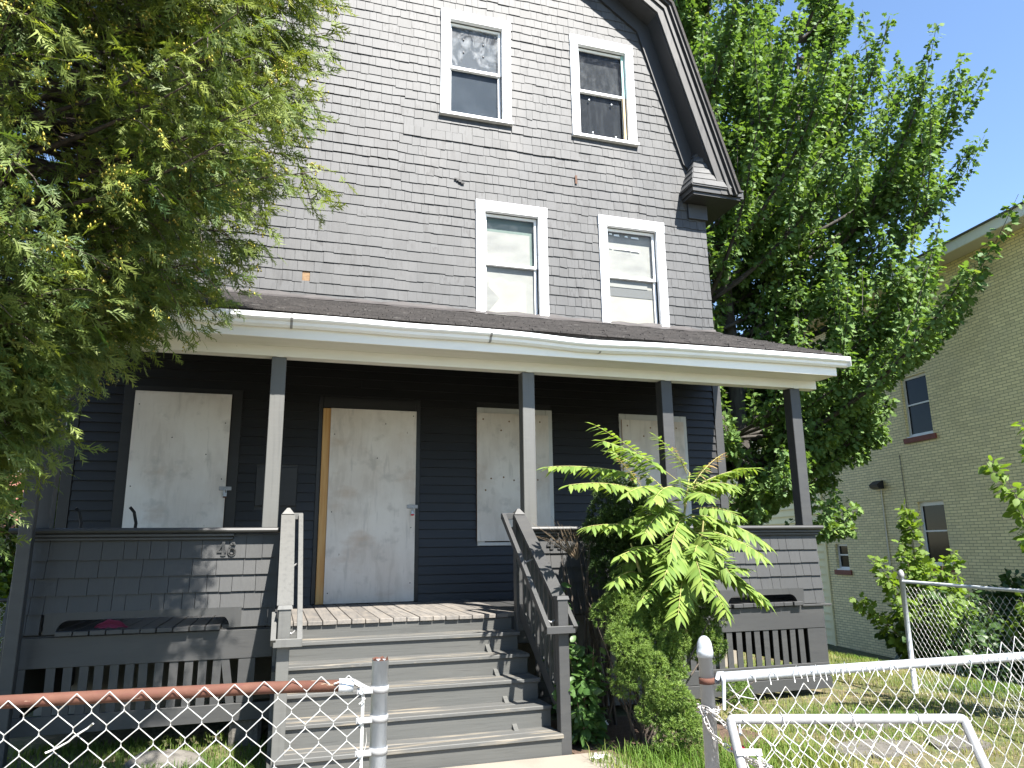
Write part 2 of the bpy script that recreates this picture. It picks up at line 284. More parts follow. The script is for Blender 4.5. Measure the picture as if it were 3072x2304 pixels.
def np_mesh(name, V, F, mats, mi=None, tint=None, smooth=False):
    me = bpy.data.meshes.new(name); k = F.shape[1]
    me.vertices.add(len(V)); me.vertices.foreach_set('co', np.ascontiguousarray(V, np.float32).ravel())
    me.loops.add(F.size); me.loops.foreach_set('vertex_index', np.ascontiguousarray(F, np.int32).ravel())
    me.polygons.add(len(F)); me.polygons.foreach_set('loop_start', np.arange(0, F.size, k, dtype=np.int32))
    for m in (mats if isinstance(mats, (list, tuple)) else [mats]): me.materials.append(M[m])
    if mi is not None: me.polygons.foreach_set('material_index', mi.astype(np.int32))
    if smooth: me.polygons.foreach_set('use_smooth', np.ones(len(F), bool))
    me.update(calc_edges=True)
    if tint is not None:
        a = me.attributes.new('tint', 'FLOAT', 'POINT'); a.data.foreach_set('value', tint.astype(np.float32))
    return me
def np_obj(name, me, parent=None, stuff=True):
    o = bpy.data.objects.new(name, me); COL.objects.link(o); setparent(o, parent)
    if stuff: o['kind'] = 'stuff'
    return o
def norm(a): return a/np.maximum(np.linalg.norm(a, axis=-1, keepdims=True), 1e-9)
def frames(d, up): # columns: d, side, normal
    d = norm(d); s = norm(np.cross(up, d)); n = np.cross(d, s); return np.stack([d, s, n], axis=-1)
def scatter(tv, tf, pos, fr, sc, tint, jit=0.06):
    """copies of template verts tv / faces tf at pos with frames fr"""
    n = len(pos); V = np.einsum('nij,kj->nki', fr, tv)*sc[:, None, None] + pos[:, None, :]
    F = tf[None]+(np.arange(n)*len(tv))[:, None, None]
    return V.reshape(-1, 3), F.reshape(-1, tf.shape[1]), np.repeat(tint, len(tv))

# ================================================================== GROUND
def gz(x, y):
    t = np.clip((x-8.2)/4.6, 0, 1); return -1.1*t*t*(3-2*t) + .015*np.sin(x*1.3+y*.7) * np.clip((y-3)/2, 0, 1)
xs = np.concatenate([[-400, -150, -60, -30, -18], np.arange(-12, 18.01, .5), [22, 30, 60, 150, 400]])
ys = np.concatenate([[-400, -150, -60, -30, -15, -8, -4, -1], np.arange(1, 26.01, .5), [32, 45, 80, 160, 400]])
X, Y = np.meshgrid(xs, ys); Z = gz(X, Y)
V = np.stack([X, Y, Z], -1).reshape(-1, 3); nx = len(xs)
ii = (np.arange(len(ys)-1)[:, None]*nx+np.arange(nx-1)[None]).ravel()
me = np_mesh('ground', V, np.stack([ii, ii+1, ii+1+nx, ii+nx], 1), 'ground', smooth=True)
g = np_obj('ground', me, None, False); g['kind'] = 'structure'
o = MB().box(-200, 200, -.9, 2.3, -.2, .03).build('sidewalk', 'concrete'); o['kind'] = 'structure'
o = MB().box(-200, 200, -10, -1.02, -.2, .012).build('road', 'asphalt'); o['kind'] = 'structure'
o = MB().box(-200, 200, -1.0, -.905, -.2, .05).build('kerb', 'concrete'); o['kind'] = 'structure'
o = MB().box(.02, 2.75, 2.32, 6.20, -.1, .034).build('path', 'concrete'); o['kind'] = 'structure'
me = MB()
pts = [(2.5, 5.55), (3.2, 5.5), (4.0, 5.7), (4.35, 6.3), (4.1, 7.3), (2.6, 7.5), (2.48, 6.6)]
me.add([(x, y, .022) for x, y in pts], [tuple(range(len(pts)))]); o = me.build('planting_bed', 'mulch'); o['kind'] = 'structure'

# ================================================================== HOUSE
HX0, HX1, HC = -2.45, 6.52, 2.035
YW = 9.84
house = thing('house', 'dark gray shingled gambrel house with boarded porch doors and white window trim', 'house', (HC, YW, 0))
# gambrel profile (inner frieze edge) on the right; mirrored on the left
lo_dir = Vector((.29, -.957)).normalized(); up_dir = Vector((-.815, .58)).normalized()
brk = Vector((5.42, 10.34))
def gambrel(off, zend=7.30):
    n1 = Vector((.957, .29)).normalized(); n2 = Vector((.58, .815)).normalized()
    # intersection of offset lines
    a = brk+n1*off; b = brk+n2*off
    # a + s*lo_dir = b + t*up_dir
    det = lo_dir.x*(-up_dir.y)+up_dir.x*lo_dir.y
    r = b-a; s = (r.x*(-up_dir.y)+up_dir.x*r.y)/det
    c = a+lo_dir*s
    e = c+lo_dir*((zend-c.y)/lo_dir.y); t = c+up_dir*((HC-c.x)/up_dir.x)
    right = [(e.x, e.y), (c.x, c.y), (t.x, t.y)]
    return right+[(2*HC-c.x, c.y), (2*HC-e.x, e.y)]
def xr(z):
    if z < 7.42: return HX1
    p = gambrel(.17)
    if z < p[1][1]: return p[0][0]+(p[1][0]-p[0][0])*(z-p[0][1])/(p[1][1]-p[0][1])
    return max(HC+.01, p[1][0]+(p[2][0]-p[1][0])*(z-p[1][1])/(p[2][1]-p[1][1]))
def xl(z): return max(HX0 if z < 7.42 else -99, 2*HC-xr(z))
WIN = [(2.014, 3.143, 8.154, 10.012), (4.175, 5.315, 8.152, 10.025), (2.567, 3.690, 4.950, 6.825), (4.558, 5.705, 4.939, 6.835)]
HOLES = [(a+.13, b-.13, c+.07, d-.15) for a, b, c, d in WIN]
# backing wall with real openings
zb = sorted(set([0, 3.3, 7.41, 7.43, 9, gambrel(.17)[1][1], 11.5, gambrel(.17)[2][1]-.02]+[h[2] for h in HOLES]+[h[3] for h in HOLES]))
wb = MB()
for z0, z1 in zip(zb[:-1], zb[1:]):
    zc = (z0+z1)/2; hs = sorted([h for h in HOLES if h[2] < zc < h[3]])
    ed = [(xl(z0), xl(z1))]
    for h in hs: ed += [(h[0], h[0]), (h[1], h[1])]
    ed.append((xr(z0), xr(z1)))
    for i in range(0, len(ed), 2):
        a, b = ed[i], ed[i+1]
        wb.quad((a[0], YW, z0), (b[0], YW, z0), (b[1], YW, z1), (a[1], YW, z1))
for h in HOLES: # jambs
    x0, x1, z0, z1 = h; y1 = YW+.14
    wb.quad((x0, YW, z0), (x0, y1, z0), (x0, y1, z1), (x0, YW, z1)); wb.quad((x1, YW, z1), (x1, y1, z1), (x1, y1, z0), (x1, YW, z0))
    wb.quad((x0, YW, z1), (x0, y1, z1), (x1, y1, z1), (x1, YW, z1)); wb.quad((x0, YW, z0), (x1, YW, z0), (x1, y1, z0), (x0, y1, z0))
swall = wb.build('shingle_wall', 'shingle', house)
# other walls
ob = MB(); ob.quad((HX1, YW, 0), (HX1, 22, 0), (HX1, 22, 7.4), (HX1, YW, 7.4)); ob.quad((HX0, 22, 0), (HX0, YW, 0), (HX0, YW, 7.4), (HX0, 22, 7.4))
ob.quad((HX1, 22, 0), (HX0, 22, 0), (HX0, 22, 7.4), (HX1, 22, 7.4)); ob.build('side_wall', 'shingle', house)
# shingles of the upper wall
EXP = .1525
def noise1(x, y): return math.sin(x*1.7+y*3.1)*.5+math.sin(x*3.9-y*1.3+1)*.3+math.sin(x*.6+y*7)*.2
cand = []
k = 0
z = 4.99
rnd = random.Random(3)
while z < 12.6:
    zmid = z+EXP/2
    x = xl(zmid)+.004 if z > 7.3 else HX0+.004; xe = xr(z+.1)-.004
    x -= rnd.random()*.1 if z > 7.3 else 0
    x = max(x, xl(z+.1))
    while x < xe-.03:
        w = rnd.choice((.10, .13, .16, .19, .22, .15, .12)); w = min(w, xe-x)
        if xe-x-w < .05: w = xe-x
        dz = .006*noise1(x*2, z)+rnd.uniform(-.006, .006)+(rnd.uniform(-.018, .012) if rnd.random() < .06 else 0) + (.020 if x < 1.33 and 6.7 < z < 8.6 else 0)
        dy = .005+.007*noise1(x*.8, z*1.1)+rnd.uniform(0, .004)
        if abs(z-7.735) < .08 and 1.35 < x < 4.15: dy += .009
        a, b, c, d = x, x+w-.0035, z+dz, z+EXP+.012
        pieces = [(a, b, c, d)]
        for h in WIN:
            new = []
            for (pa, pb, pc, pd) in pieces:
                if pb <= h[0] or pa >= h[1] or pd <= h[2] or pc >= h[3]: new.append((pa, pb, pc, pd)); continue
                if pa < h[0]: new.append((pa, h[0]-.002, pc, pd))
                if pb > h[1]: new.append((h[1]+.002, pb, pc, pd))
                if pc < h[2]-.03: new.append((max(pa, h[0]), min(pb, h[1]), pc, h[2]-.002))
                if pd > h[3]+.04: new.append((max(pa, h[0]), min(pb, h[1]), h[3]+.002, pd))
            pieces = new
        for p in pieces:
            if p[1]-p[0] > .012:
                miss = p[0] <= .155 < p[1] and p[2] <= 5.36 < p[3]-.02
                cand.append((*p, dy, rnd.uniform(-.010, .010) if rnd.random() < .15 else 0, miss))
        x += w
    z += EXP
cp = Vector((0, 0, 1.72))
def cdist(s): return (Vector(((s[0]+s[1])/2, YW, (s[2]+s[3])/2))-cp).length
full = sorted([i for i, s in enumerate(cand) if .085 < s[1]-s[0] and s[3]-s[2] > .12 and s[0] > .2 and not s[6]], key=lambda i: cdist(cand[i]))
single = set(full[:150])
def shing_mesh(w, tl):
    return MB().wedge(0, w, 0, EXP+.012, 0, .016, .005).mesh('shingle', 'shingle')
cache = {}
rest = MB(); restm = MB()
for i, (a, b, c, d, dy, tl, miss) in enumerate(cand):
    if miss: 
        restm.wedge(a, b, c+.02, d, YW, .006, .004); continue
    if i in single:
        key = round(b-a, 3)
        key = round(key/.01)*.01
        if key not in cache: cache[key] = shing_mesh(key-.001, 0)
        inst('shingle', cache[key], swall, (a, YW-dy, c), (0, 0, 0))
    else:
        y = YW-dy
        rest.hexa([(a, y-.016, c+tl), (b, y-.016, c-tl), (b, YW+.003, c-tl), (a, YW+.003, c+tl), (a, y-.005, d), (b, y-.005, d), (b, YW+.003, d), (a, YW+.003, d)])
o = rest.build('shingles', 'shingle', swall); o['kind'] = 'stuff'
if restm.v: restm.build('bare_patch', 'bare_wood', swall)
MB().box(4.188, 4.222, YW-.038, YW-.03, 7.32, 7.465).build('bare_slit', 'bare_dark', swall)
mb = MB()
for k_, (dx_, dz_, w2, h2) in enumerate(((0, 0, .04, .03), (.03, -.02, .05, .03), (.07, -.035, .05, .025), (-.03, .02, .03, .02))): mb.box(2.27+dx_, 2.27+dx_+w2, YW-.046-k_*.0005, YW-.03, 7.09+dz_, 7.09+dz_+h2)
mb.build('broken_edge', 'black', swall)
# clapboard wall under the porch roof
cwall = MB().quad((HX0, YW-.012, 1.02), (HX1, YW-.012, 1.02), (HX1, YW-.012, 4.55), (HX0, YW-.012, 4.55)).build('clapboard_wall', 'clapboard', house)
BLK = [(-1.885, -.515, 1.0, 3.74), (.43, 1.78, 1.0, 3.70), (2.577, 3.69, 1.76, 3.655), (4.757, 5.883, 1.76, 3.64), (-.30, .205, 2.27, 2.765)]
zc = 1.045; ri = 0
while zc < 4.45:
    z1 = zc+.117
    segs = [(HX0+.115, HX1-.13)]
    for b in BLK:
        if b[2]-.02 < (zc+z1)/2 < b[3]+.03:
            ns = []
            for s in segs:
                if s[1] <= b[0] or s[0] >= b[1]: ns.append(s); continue
                if s[0] < b[0]: ns.append((s[0], b[0]))
                if s[1] > b[1]: ns.append((b[1], s[1]))
            segs = ns
    for s in segs:
        cuts = [s[0]]
        if s[1]-s[0] > 2.6: cuts.append(s[0]+rnd.uniform(.9, (s[1]-s[0])-.9))
        cuts.append(s[1])
        for a, b in zip(cuts[:-1], cuts[1:]):
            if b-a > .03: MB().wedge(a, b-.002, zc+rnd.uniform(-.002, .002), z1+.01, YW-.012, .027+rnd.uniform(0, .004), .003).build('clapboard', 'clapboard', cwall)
    zc = z1
for a, b, m in ((HX0-.01, HX0+.11, 'clapboard'), (HX1-.125, HX1+.012, 'trim_gray')):
    MB().bbox(a, b, YW-.045, YW+.03, .9, 4.49, .003).build('corner_board', m, house)
# foundation below the deck
MB().box(HX0, HX1, YW-.03, YW+.1, -.1, 1.0).build('foundation', 'concrete', house)

# gable trim
def strip(poly_a, poly_b, y0, y1):
    mb = MB()
    for i in range(len(poly_a)-1):
        a0, a1, b0, b1 = poly_a[i], poly_a[i+1], poly_b[i], poly_b[i+1]
        mb.hexa([(a0[0], y0, a0[1]), (b0[0], y0, b0[1]), (b0[0], y1, b0[1]), (a0[0], y1, a0[1]), (a1[0], y0, a1[1]), (b1[0], y0, b1[1]), (b1[0], y1, b1[1]), (a1[0], y1, a1[1])])
    return mb
strip(gambrel(0, 7.95), gambrel(.255, 7.6), YW-.06, YW-.002).build('frieze_board', 'soffit_dark', house)
strip(gambrel(.235, 7.45), gambrel(.275, 7.45), 9.47, YW-.062).build('rake_soffit', 'soffit_dark', house)
rf = strip(gambrel(.25), gambrel(.38), 9.435, 9.468).build('rake_fascia', 'rake_worn', house)
strip(gambrel(.38), gambrel(.43), 9.405, 9.466).build('rake_moulding', 'rake_worn', rf)
strip(gambrel(.43), gambrel(.475), 9.43, 9.467).build('rake_moulding', 'soffit_dark', rf)
strip(gambrel(.475), gambrel(.515), 9.375, 9.465).build('rake_moulding', 'rake_worn', rf)
strip(gambrel(.517, 7.33), gambrel(.56, 7.33), 9.34, 22.1).build('gambrel_roof', 'roofing', house)
# cornice returns at both eaves
for sgn in (1, -1):
    fx = (lambda x: x) if sgn > 0 else (lambda x: 2*HC-x)
    def bx(mb, x0, x1, *r): mb.box(min(fx(x0), fx(x1)), max(fx(x0), fx(x1)), *r); return mb
    cr_ = bx(MB(), 6.10, 6.97, 9.47, YW-.03, 7.25, 7.31).build('cornice_return', 'soffit_dark', house)
    bx(MB(), 6.075, 6.99, 9.44, YW-.032, 7.30, 7.385).build('return_fascia', 'trim_gray', cr_)
    bx(MB(), 6.05, 7.01, 9.415, YW-.034, 7.385, 7.405).build('return_cap', 'trim_gray', cr_)
    # little hipped shingle roof
    top = (fx(6.37), YW-.065, 8.20); A = (fx(6.06), 9.42, 7.408); B = (fx(6.90), 9.42, 7.408); Cc = (fx(6.06), YW-.036, 7.408); D = (fx(6.60), 9.50, 7.56)
    def lerp(p, q, t): return tuple(p[i]+(q[i]-p[i])*t for i in range(3))
    n = 6
    for j in range(n):
        t0, t1 = j/n, (j+1)/n+.02
        T2 = (fx(6.42), 9.52, 8.12)
        mb = MB()
        a0, a1 = lerp(A, top, t0), lerp(A, top, t1); b0, b1 = lerp(B, T2, t0), lerp(B, T2, t1); c0, c1 = lerp(Cc, top, t0), lerp(Cc, top, t1)
        for p0, p1, q0, q1 in ((a0, a1, b0, b1), (c0, c1, a0, a1)):
            nn = Vector((0, -1, .4)).normalized()*.012 if p0 is a0 else Vector((-sgn, 0, .4)).normalized()*.012
            P = [Vector(p0), Vector(q0), Vector(q1), Vector(p1)]
            mb.hexa([P[0]+nn*1.4, P[1]+nn*1.4, P[1]-nn, P[0]-nn, P[3]+nn*.3, P[2]+nn*.3, P[2]-nn, P[3]-nn])
        mb.build('shingle_course', 'shingle', cr_)
    bx(MB(), 6.52, 7.0, YW-.03, 22, 7.27, 7.32).build('eave_soffit', 'soffit_dark', house)
    bx(MB(), 6.97, 7.06, 9.50, 22, 7.30, 7.42).build('eave_gutter', 'soffit_dark', house)
MB().bbox(HX1-.34, HX1+.014, YW-.062, YW-.02, 6.98, 7.24, .004).build('frieze_block', 'trim_gray', house)

# windows
def window(i, rect, up, low, upane, lpane, extra=None, sashm='white_paint'):
    x0, x1, z0, z1 = rect; yf = YW-.05
    w = MB().bbox(x0, x0+.138, yf, YW+.02, z0+.045, z1-.165, .003).build('window', 'white_paint', house)
    w['label'] = ['upper left window with smeared hazy top pane', 'upper right window with bolted dark lower board and teal trim', 'lower left window with torn paper behind the glass', 'lower right window with cream board behind the glass'][i]
    MB().bbox(x1-.138, x1, yf, YW+.02, z0+.045, z1-.165, .003).build('casing', 'white_paint', w)
    MB().bbox(x0-.004, x1+.006, yf-.006, YW+.02, z1-.165, z1, .003).build('head_casing', 'white_paint', w)
    MB().bbox(x0-.012, x1+.02, yf-.035, YW+.10, z0, z0+.05, .004).build('sill', 'white_paint', w)
    a, b, c, d = x0+.142, x1-.142, z0+.055, z1-.17; zm = (c+d)/2+.03
    # blind stops, sashes
    for nm, za, zb_, yy in (('upper_sash', zm-.02, d, YW+.035), ('lower_sash', c, zm+.02, YW+.065)):
        t = .042; mb = MB()
        mb.bbox(a, a+t, yy, yy+.03, za, zb_, .002); mb.bbox(b-t, b, yy, yy+.03, za, zb_, .002)
        mb.bbox(a+t, b-t, yy+.001, yy+.029, za, za+t, .002); mb.bbox(a+t, b-t, yy+.001, yy+.029, zb_-t, zb_, .002)
        mb.build(nm, sashm, w)
        MB().quad((a+t-.005, yy+.015, za+t-.005), (b-t+.005, yy+.015, za+t-.005), (b-t+.005, yy+.015, zb_-t+.005), (a+t-.005, yy+.015, zb_-t+.005)).build('pane', upane if nm == 'upper_sash' else lpane, w)
    MB().box(a-.01, b+.01, YW+.105, YW+.115, zm, d+.02).build('board', up, w)
    MB().box(a-.01, b+.01, YW+.105, YW+.115, c-.02, zm-.002).build('board', low, w)
    return w, (a, b, c, d, zm)
w, q = window(0, WIN[0], 'board_sky_tone', 'board_sky_tone', 'pane_dirty', 'pane_clear')
for bxp, bz in ((.28, .72), (.66, .70), (.28, .58), (.66, .57)):
    MB().lathe((q[0]+(q[1]-q[0])*bxp, YW+.044, q[2]+(q[3]-q[2])*(bz+.12)), [(.012, -.012), (.014, 0), (.012, .012)], 6).build('bolt', 'dark_metal', w)
w, q = window(1, WIN[1], 'board_gray', 'board_gray', 'pane_hazy', 'pane_clear')
for bxp, bz in ((.25, .44), (.72, .43), (.3, .08), (.78, .07)):
    MB().lathe((q[0]+(q[1]-q[0])*bxp, YW+.072, q[2]+(q[3]-q[2])*bz), [(.012, -.014), (.016, 0), (.012, .014)], 6).build('bolt', 'galv', w)
MB().box(q[1]-.048, q[1]+.0, YW+.020, YW+.034, q[4]-.02, q[3]-.002).build('stop_strip', 'teal_paint', w)
MB().box(q[1]-.05, q[1]-.015, YW+.020, YW+.062, q[2]+.02, q[4]-.02).build('stop_strip', 'pale_wood', w)
w, q = window(2, WIN[2], 'blind_green', 'blind_white', 'pane_hazy', 'pane_clear')
MB().box(q[0]+.03, q[1]-.10, YW+.088, YW+.091, q[4]-.01, q[3]-.26).build('paper', 'blind_white', w)
tp = MB(); pts = [(.04, .78), (.20, .74), (.32, .80), (.50, .72), (.68, .76), (.80, .70), (.80, .05), (.04, .05)]
tp.add([(q[0]+p[0]*(q[1]-q[0]), YW+.100, q[2]+p[1]*(q[4]-q[2])) for p in pts], [tuple(range(len(pts)))]); tp.build('torn_paper', 'blind_cream', w)
tp = MB(); tp.add([(q[0]+p[0]*(q[1]-q[0]), YW+.097, q[2]+p[1]*(q[4]-q[2])) for p in [(.05, .8), (.12, .72), (.10, .6), (.3, .4), (.1, .15), (.05, .1)]], [(0, 1, 2, 3, 4, 5)]); tp.build('torn_paper', 'blind_white', w)
w, q = window(3, WIN[3], 'blind_white', 'blind_cream', 'pane_hazy', 'pane_clear')
MB().box(q[0]+.02, q[1]-.14, YW+.090, YW+.094, q[4]-.15, q[4]-.03).build('paper', 'blind_white', w)
MB().box(q[0]-.0, q[1]+.0, YW+.098, YW+.102, q[4]-.30, q[4]-.15).build('board', 'blind_gray', w)
tp = MB()
for (px, pz, ww, hh) in ((.10, .90, .06, .03), (.2, .88, .10, .035), (.42, .88, .06, .03), (.55, .87, .14, .03), (.10, .62, .06, .02), (.2, .61, .30, .025), (.55, .60, .15, .03)):
    x = q[0]+px*(q[1]-q[0]); zz = q[4]+pz*(q[3]-q[4]); tp.quad((x, YW+.086, zz), (x+ww, YW+.086, zz-.004), (x+ww-.01, YW+.086, zz+hh), (x+.005, YW+.086, zz+hh*.8))
tp.build('torn_tape', 'white_paint', w)

# boarded openings on the porch
def screws(parent, pts, y, m='bare_wood', r=.011):
    for x, z_ in pts:
        mb = MB(); n = 8; mb.add([(x+r*math.cos(2*math.pi*k/n), y, z_+r*math.sin(2*math.pi*k/n)) for k in range(n)]+[(x, y-.003, z_)], [(k, (k+1) % n, n) for k in range(n)]); mb.build('screw', m, parent)
def plyboard(name, x0, x1, z0, z1, y, parent):
    mb = MB(); t = .018
    mb.hexa([(x0, y-t, z0), (x1, y-t, z0), (x1, y, z0), (x0, y, z0), (x0, y-t, z1), (x1, y-t, z1), (x1, y, z1), (x0, y, z1)])
    mb.m = [1, 1, 0, 1, 0, 1]
    return mb.build(name, ['plywood', 'ply_edge'], parent)
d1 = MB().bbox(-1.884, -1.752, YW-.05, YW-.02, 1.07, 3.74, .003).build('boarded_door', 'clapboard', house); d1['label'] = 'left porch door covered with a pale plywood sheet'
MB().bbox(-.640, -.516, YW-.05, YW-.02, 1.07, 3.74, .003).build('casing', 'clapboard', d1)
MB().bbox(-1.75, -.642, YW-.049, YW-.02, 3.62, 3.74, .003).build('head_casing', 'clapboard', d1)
plyboard('plywood_board', -1.755, -.645, 1.085, 3.668, YW-.055, d1)
screws(d1, [(-1.70, 3.5), (-.70, 3.3), (-.70, 2.6), (-1.71, 2.5), (-.9, 2.9), (-1.3, 3.1)], YW-.0745, 'dark_metal', .008)
d2 = MB().bbox(.433, .485, YW-.05, YW-.02, 1.07, 3.70, .003).build('boarded_door', 'clapboard', house); d2['label'] = 'middle porch door covered with a pale plywood sheet'
MB().bbox(1.715, 1.778, YW-.05, YW-.02, 1.07, 3.70, .003).build('casing', 'clapboard', d2)
MB().bbox(.487, 1.713, YW-.05, YW-.02, 3.56, 3.70, .003).build('head_casing', 'clapboard', d2)
MB().bbox(.487, .60, YW-.085, YW-.02, 1.068, 3.545, .003).build('stud', 'lumber', d2)
mb = plyboard('plywood_board', .585, 1.712, 1.072, 3.545, YW-.088, d2)
screws(d2, [(1.67, 3.48), (1.30, 3.36), (.64, 3.2), (.64, 2.2), (1.66, 2.0), (1.66, 1.3), (.63, 1.2), (1.2, 2.9)], YW-.1075, 'dark_metal', .008)
for dd, hx, hz, yy in ((d1, -.72, 2.46, YW-.075), (d2, 1.60, 2.245, YW-.108)):
    h = MB().bbox(hx, hx+.145, yy-.012, yy-.001, hz, hz+.048, .003).build('hasp', 'galv_white', dd)
    pl = MB().bbox(hx+.055, hx+.095, yy-.035, yy-.014, hz-.075, hz-.03, .004).build('padlock', 'galv', dd)
    dd_ = MB().tube([(hx+.062, yy-.024, hz-.035), (hx+.062, yy-.024, hz+.01), (hx+.075, yy-.024, hz+.025), (hx+.088, yy-.024, hz+.01), (hx+.088, yy-.024, hz-.035)], .004, 6).build('shackle', 'galv', dd)
    MB().bbox(hx+.054, hx+.096, yy-.036, yy-.013, hz-.09, hz-.074, .003).build('bumper', 'rust' if dd is d1 else 'red_plastic', dd)
for nm, x0, x1, pz, lab in (('boarded_window', 2.577, 3.690, (2.566, 3.625, 1.816, 3.575), 'left boarded porch window with white casing behind the middle post'), ('boarded_window', 4.757, 5.883, (4.785, 5.82, 1.816, 3.565), 'right boarded porch window half hidden by the leafy sapling')):
    w = MB().bbox(x0, x0+.10, YW-.048, YW-.02, 1.80, 3.655, .003).build(nm, 'casing_gray', house); w['label'] = lab
    MB().bbox(x1-.10, x1, YW-.048, YW-.02, 1.80, 3.655, .003).build('casing', 'casing_gray', w)
    MB().bbox(x0+.102, x1-.102, YW-.047, YW-.02, 3.53, 3.655, .003).build('head_casing', 'casing_gray', w)
    MB().bbox(x0-.002, x1+.002, YW-.052, YW-.02, 1.757, 1.80, .003).build('sill', 'casing_gray', w)
    MB().box(x0+.1, x1-.1, YW-.03, YW-.022, 1.81, 3.53).build('sash', 'glass_dark', w)
    plyboard('plywood_board', pz[0], pz[1], pz[2], pz[3], YW-.054, w)
    screws(w, [(pz[0]+.09, pz[3]-.09), (pz[1]-.13, pz[3]-.10), (pz[0]+.47, pz[3]-.11), (pz[0]+.35, pz[3]-.24), (pz[0]+.2, 2.66), (pz[0]+.38, 2.68), (pz[0]+.53, 2.64), (pz[0]+.88, 2.65), (pz[0]+.12, 2.5)], YW-.0745, 'bare_wood', .013)
MB().bbox(-.295, .20, YW-.045, YW-.014, 2.275, 2.76, .004).build('utility_cover', 'clapboard', house)

# porch roof
PX0, PX1 = -2.62, 6.60
proof = MB().hexa([(PX0, 7.24, 3.98), (PX1+.03, 7.24, 3.98), (PX1-.06, YW, 5.01), (PX0, YW, 5.01), (PX0, 7.22, 4.02), (PX1+.03, 7.22, 4.02), (PX1-.06, YW, 5.05), (PX0, YW, 5.05)]).build('porch_roof', 'roofing', house)
rs = MB(); rr = random.Random(5); nrow = 17; sl_ = (5.05-4.02)/(YW-7.22)
for j in range(nrow):
    ya = 7.20+j*(YW-7.20)/nrow; yb = ya+(YW-7.20)/nrow*1.15; x = PX0-rr.random()*.2
    while x < PX1-.02:
        w_ = rr.uniform(.22, .32); a = max(x, PX0); b = min(x+w_-.006, PX1-.02); zt = lambda y: 4.02+(y-7.22)*sl_
        j0 = rr.uniform(-.006, .006); lift = .016+rr.random()*.008
        if b > a: rs.hexa([(a, ya+j0, zt(ya)+.001), (b, ya+j0, zt(ya)+.001), (b, yb, zt(yb)), (a, yb, zt(yb)), (a, ya+j0, zt(ya)+lift), (b, ya+j0, zt(ya)+lift), (b, yb, zt(yb)+.004), (a, yb, zt(yb)+.004)])
        x += w_
o = rs.build('roof_shingles', 'roofing', proof); o['kind'] = 'stuff'
mb = MB(); n = 60
for i in range(n+1):
    x = PX0+.03+(PX1-.1-PX0)*i/n; wv = .012*math.sin(i*1.7)+.01*math.sin(i*.5)
    mb.v += [(x, 9.56+wv, 4.965), (x, 9.78, 5.06), (x, YW-.036, 5.10+wv*1.2)]
for i in range(n):
    for k in (0, 1): mb.f.append((i*3+k, (i+1)*3+k, (i+1)*3+k+1, i*3+k+1)); mb.m.append(0)
mb.build('flashing', 'tar', proof)
fs = MB().bbox(PX0, PX1-.03, 7.30, 7.335, 3.768, 3.985, .003).build('fascia', 'fascia_white', house)
MB().bbox(PX0, PX1-.034, 7.282, 7.2995, 3.893, 3.99, .003).build('drip_board', 'cream_soffit', fs)
for i in range(4):
    y0 = 7.337+i*.077; MB().box(PX0+.01, PX1-.035, y0, y0+.074, 3.775, 3.784).build('soffit_board', 'cream_soffit', fs)
MB().hexa([(PX1-.066, 7.336, 3.768), (PX1-.036, 7.336, 3.768), (PX1-.036, YW-.05, 4.55), (PX1-.066, YW-.05, 4.55), (PX1-.066, 7.336, 3.98), (PX1-.036, 7.336, 3.98), (PX1-.036, YW-.05, 4.93), (PX1-.066, YW-.05, 4.93)]).build('side_fascia', 'cream_soffit', fs)
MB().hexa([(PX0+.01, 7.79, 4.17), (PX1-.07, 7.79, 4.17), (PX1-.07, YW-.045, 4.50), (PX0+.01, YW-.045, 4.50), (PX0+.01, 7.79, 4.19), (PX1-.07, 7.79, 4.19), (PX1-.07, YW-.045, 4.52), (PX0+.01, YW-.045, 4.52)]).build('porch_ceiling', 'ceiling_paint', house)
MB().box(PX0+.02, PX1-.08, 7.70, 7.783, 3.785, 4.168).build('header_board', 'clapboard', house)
MB().bbox(PX0+.1, PX1-.07, 7.645, 7.785, 3.668, 3.783, .003).build('porch_beam', 'cream_soffit', house)
# sagging gutter
prof = [(7.300, 3.985), (7.300, 3.872), (7.255, 3.866), (7.225, 3.885), (7.215, 3.912), (7.185, 3.925), (7.172, 3.94), (7.168, 3.985), (7.178, 3.987), (7.18, 3.945), (7.285, 3.885), (7.290, 3.985)]
def gsag(x): return -.028*math.exp(-((x-3.2)/.55)**2)-.010*math.exp(-((x-1.2)/.5)**2)+.006*math.sin(x*1.3)
mb = MB(); n = 90; gx0, gx1 = PX0-.05, PX1+.085
for i in range(n+1):
    x = gx0+(gx1-gx0)*i/n
    mb.v += [(x, y-(.012*math.exp(-((x-3.3)/.3)**2) if y < 7.24 else 0), z_+gsag(x)) for y, z_ in prof]
K = len(prof)
for i in range(n):
    for k in range(K): mb.f.append((i*K+k, i*K+(k+1) % K, (i+1)*K+(k+1) % K, (i+1)*K+k)); mb.m.append(0)
gut = mb.build('gutter', 'white_metal', house)
MB().box(gx1, gx1+.003, 7.17, 7.30, 3.872, 3.985).build('end_cap', 'white_metal', gut)
for x in (.02, 2.05, 3.32):
    s_ = gsag(x); mb = MB()
    for (x_, g_) in ((x-.012, .003), (x+.012, .003)): mb.v += [(x_, y-g_ if y < 7.29 else y, z_+s_-(g_ if z_ < 3.93 else -g_*.3)) for y, z_ in prof[1:9]]
    for k in range(7): mb.f.append((k, k+1, 9+k-8+8, 8+k)); 
    mb.f = [(k, k+1, 8+k+1, 8+k) for k in range(7)]; mb.m = [0]*7
    mb.build('gutter_joint', 'galv_white', gut)

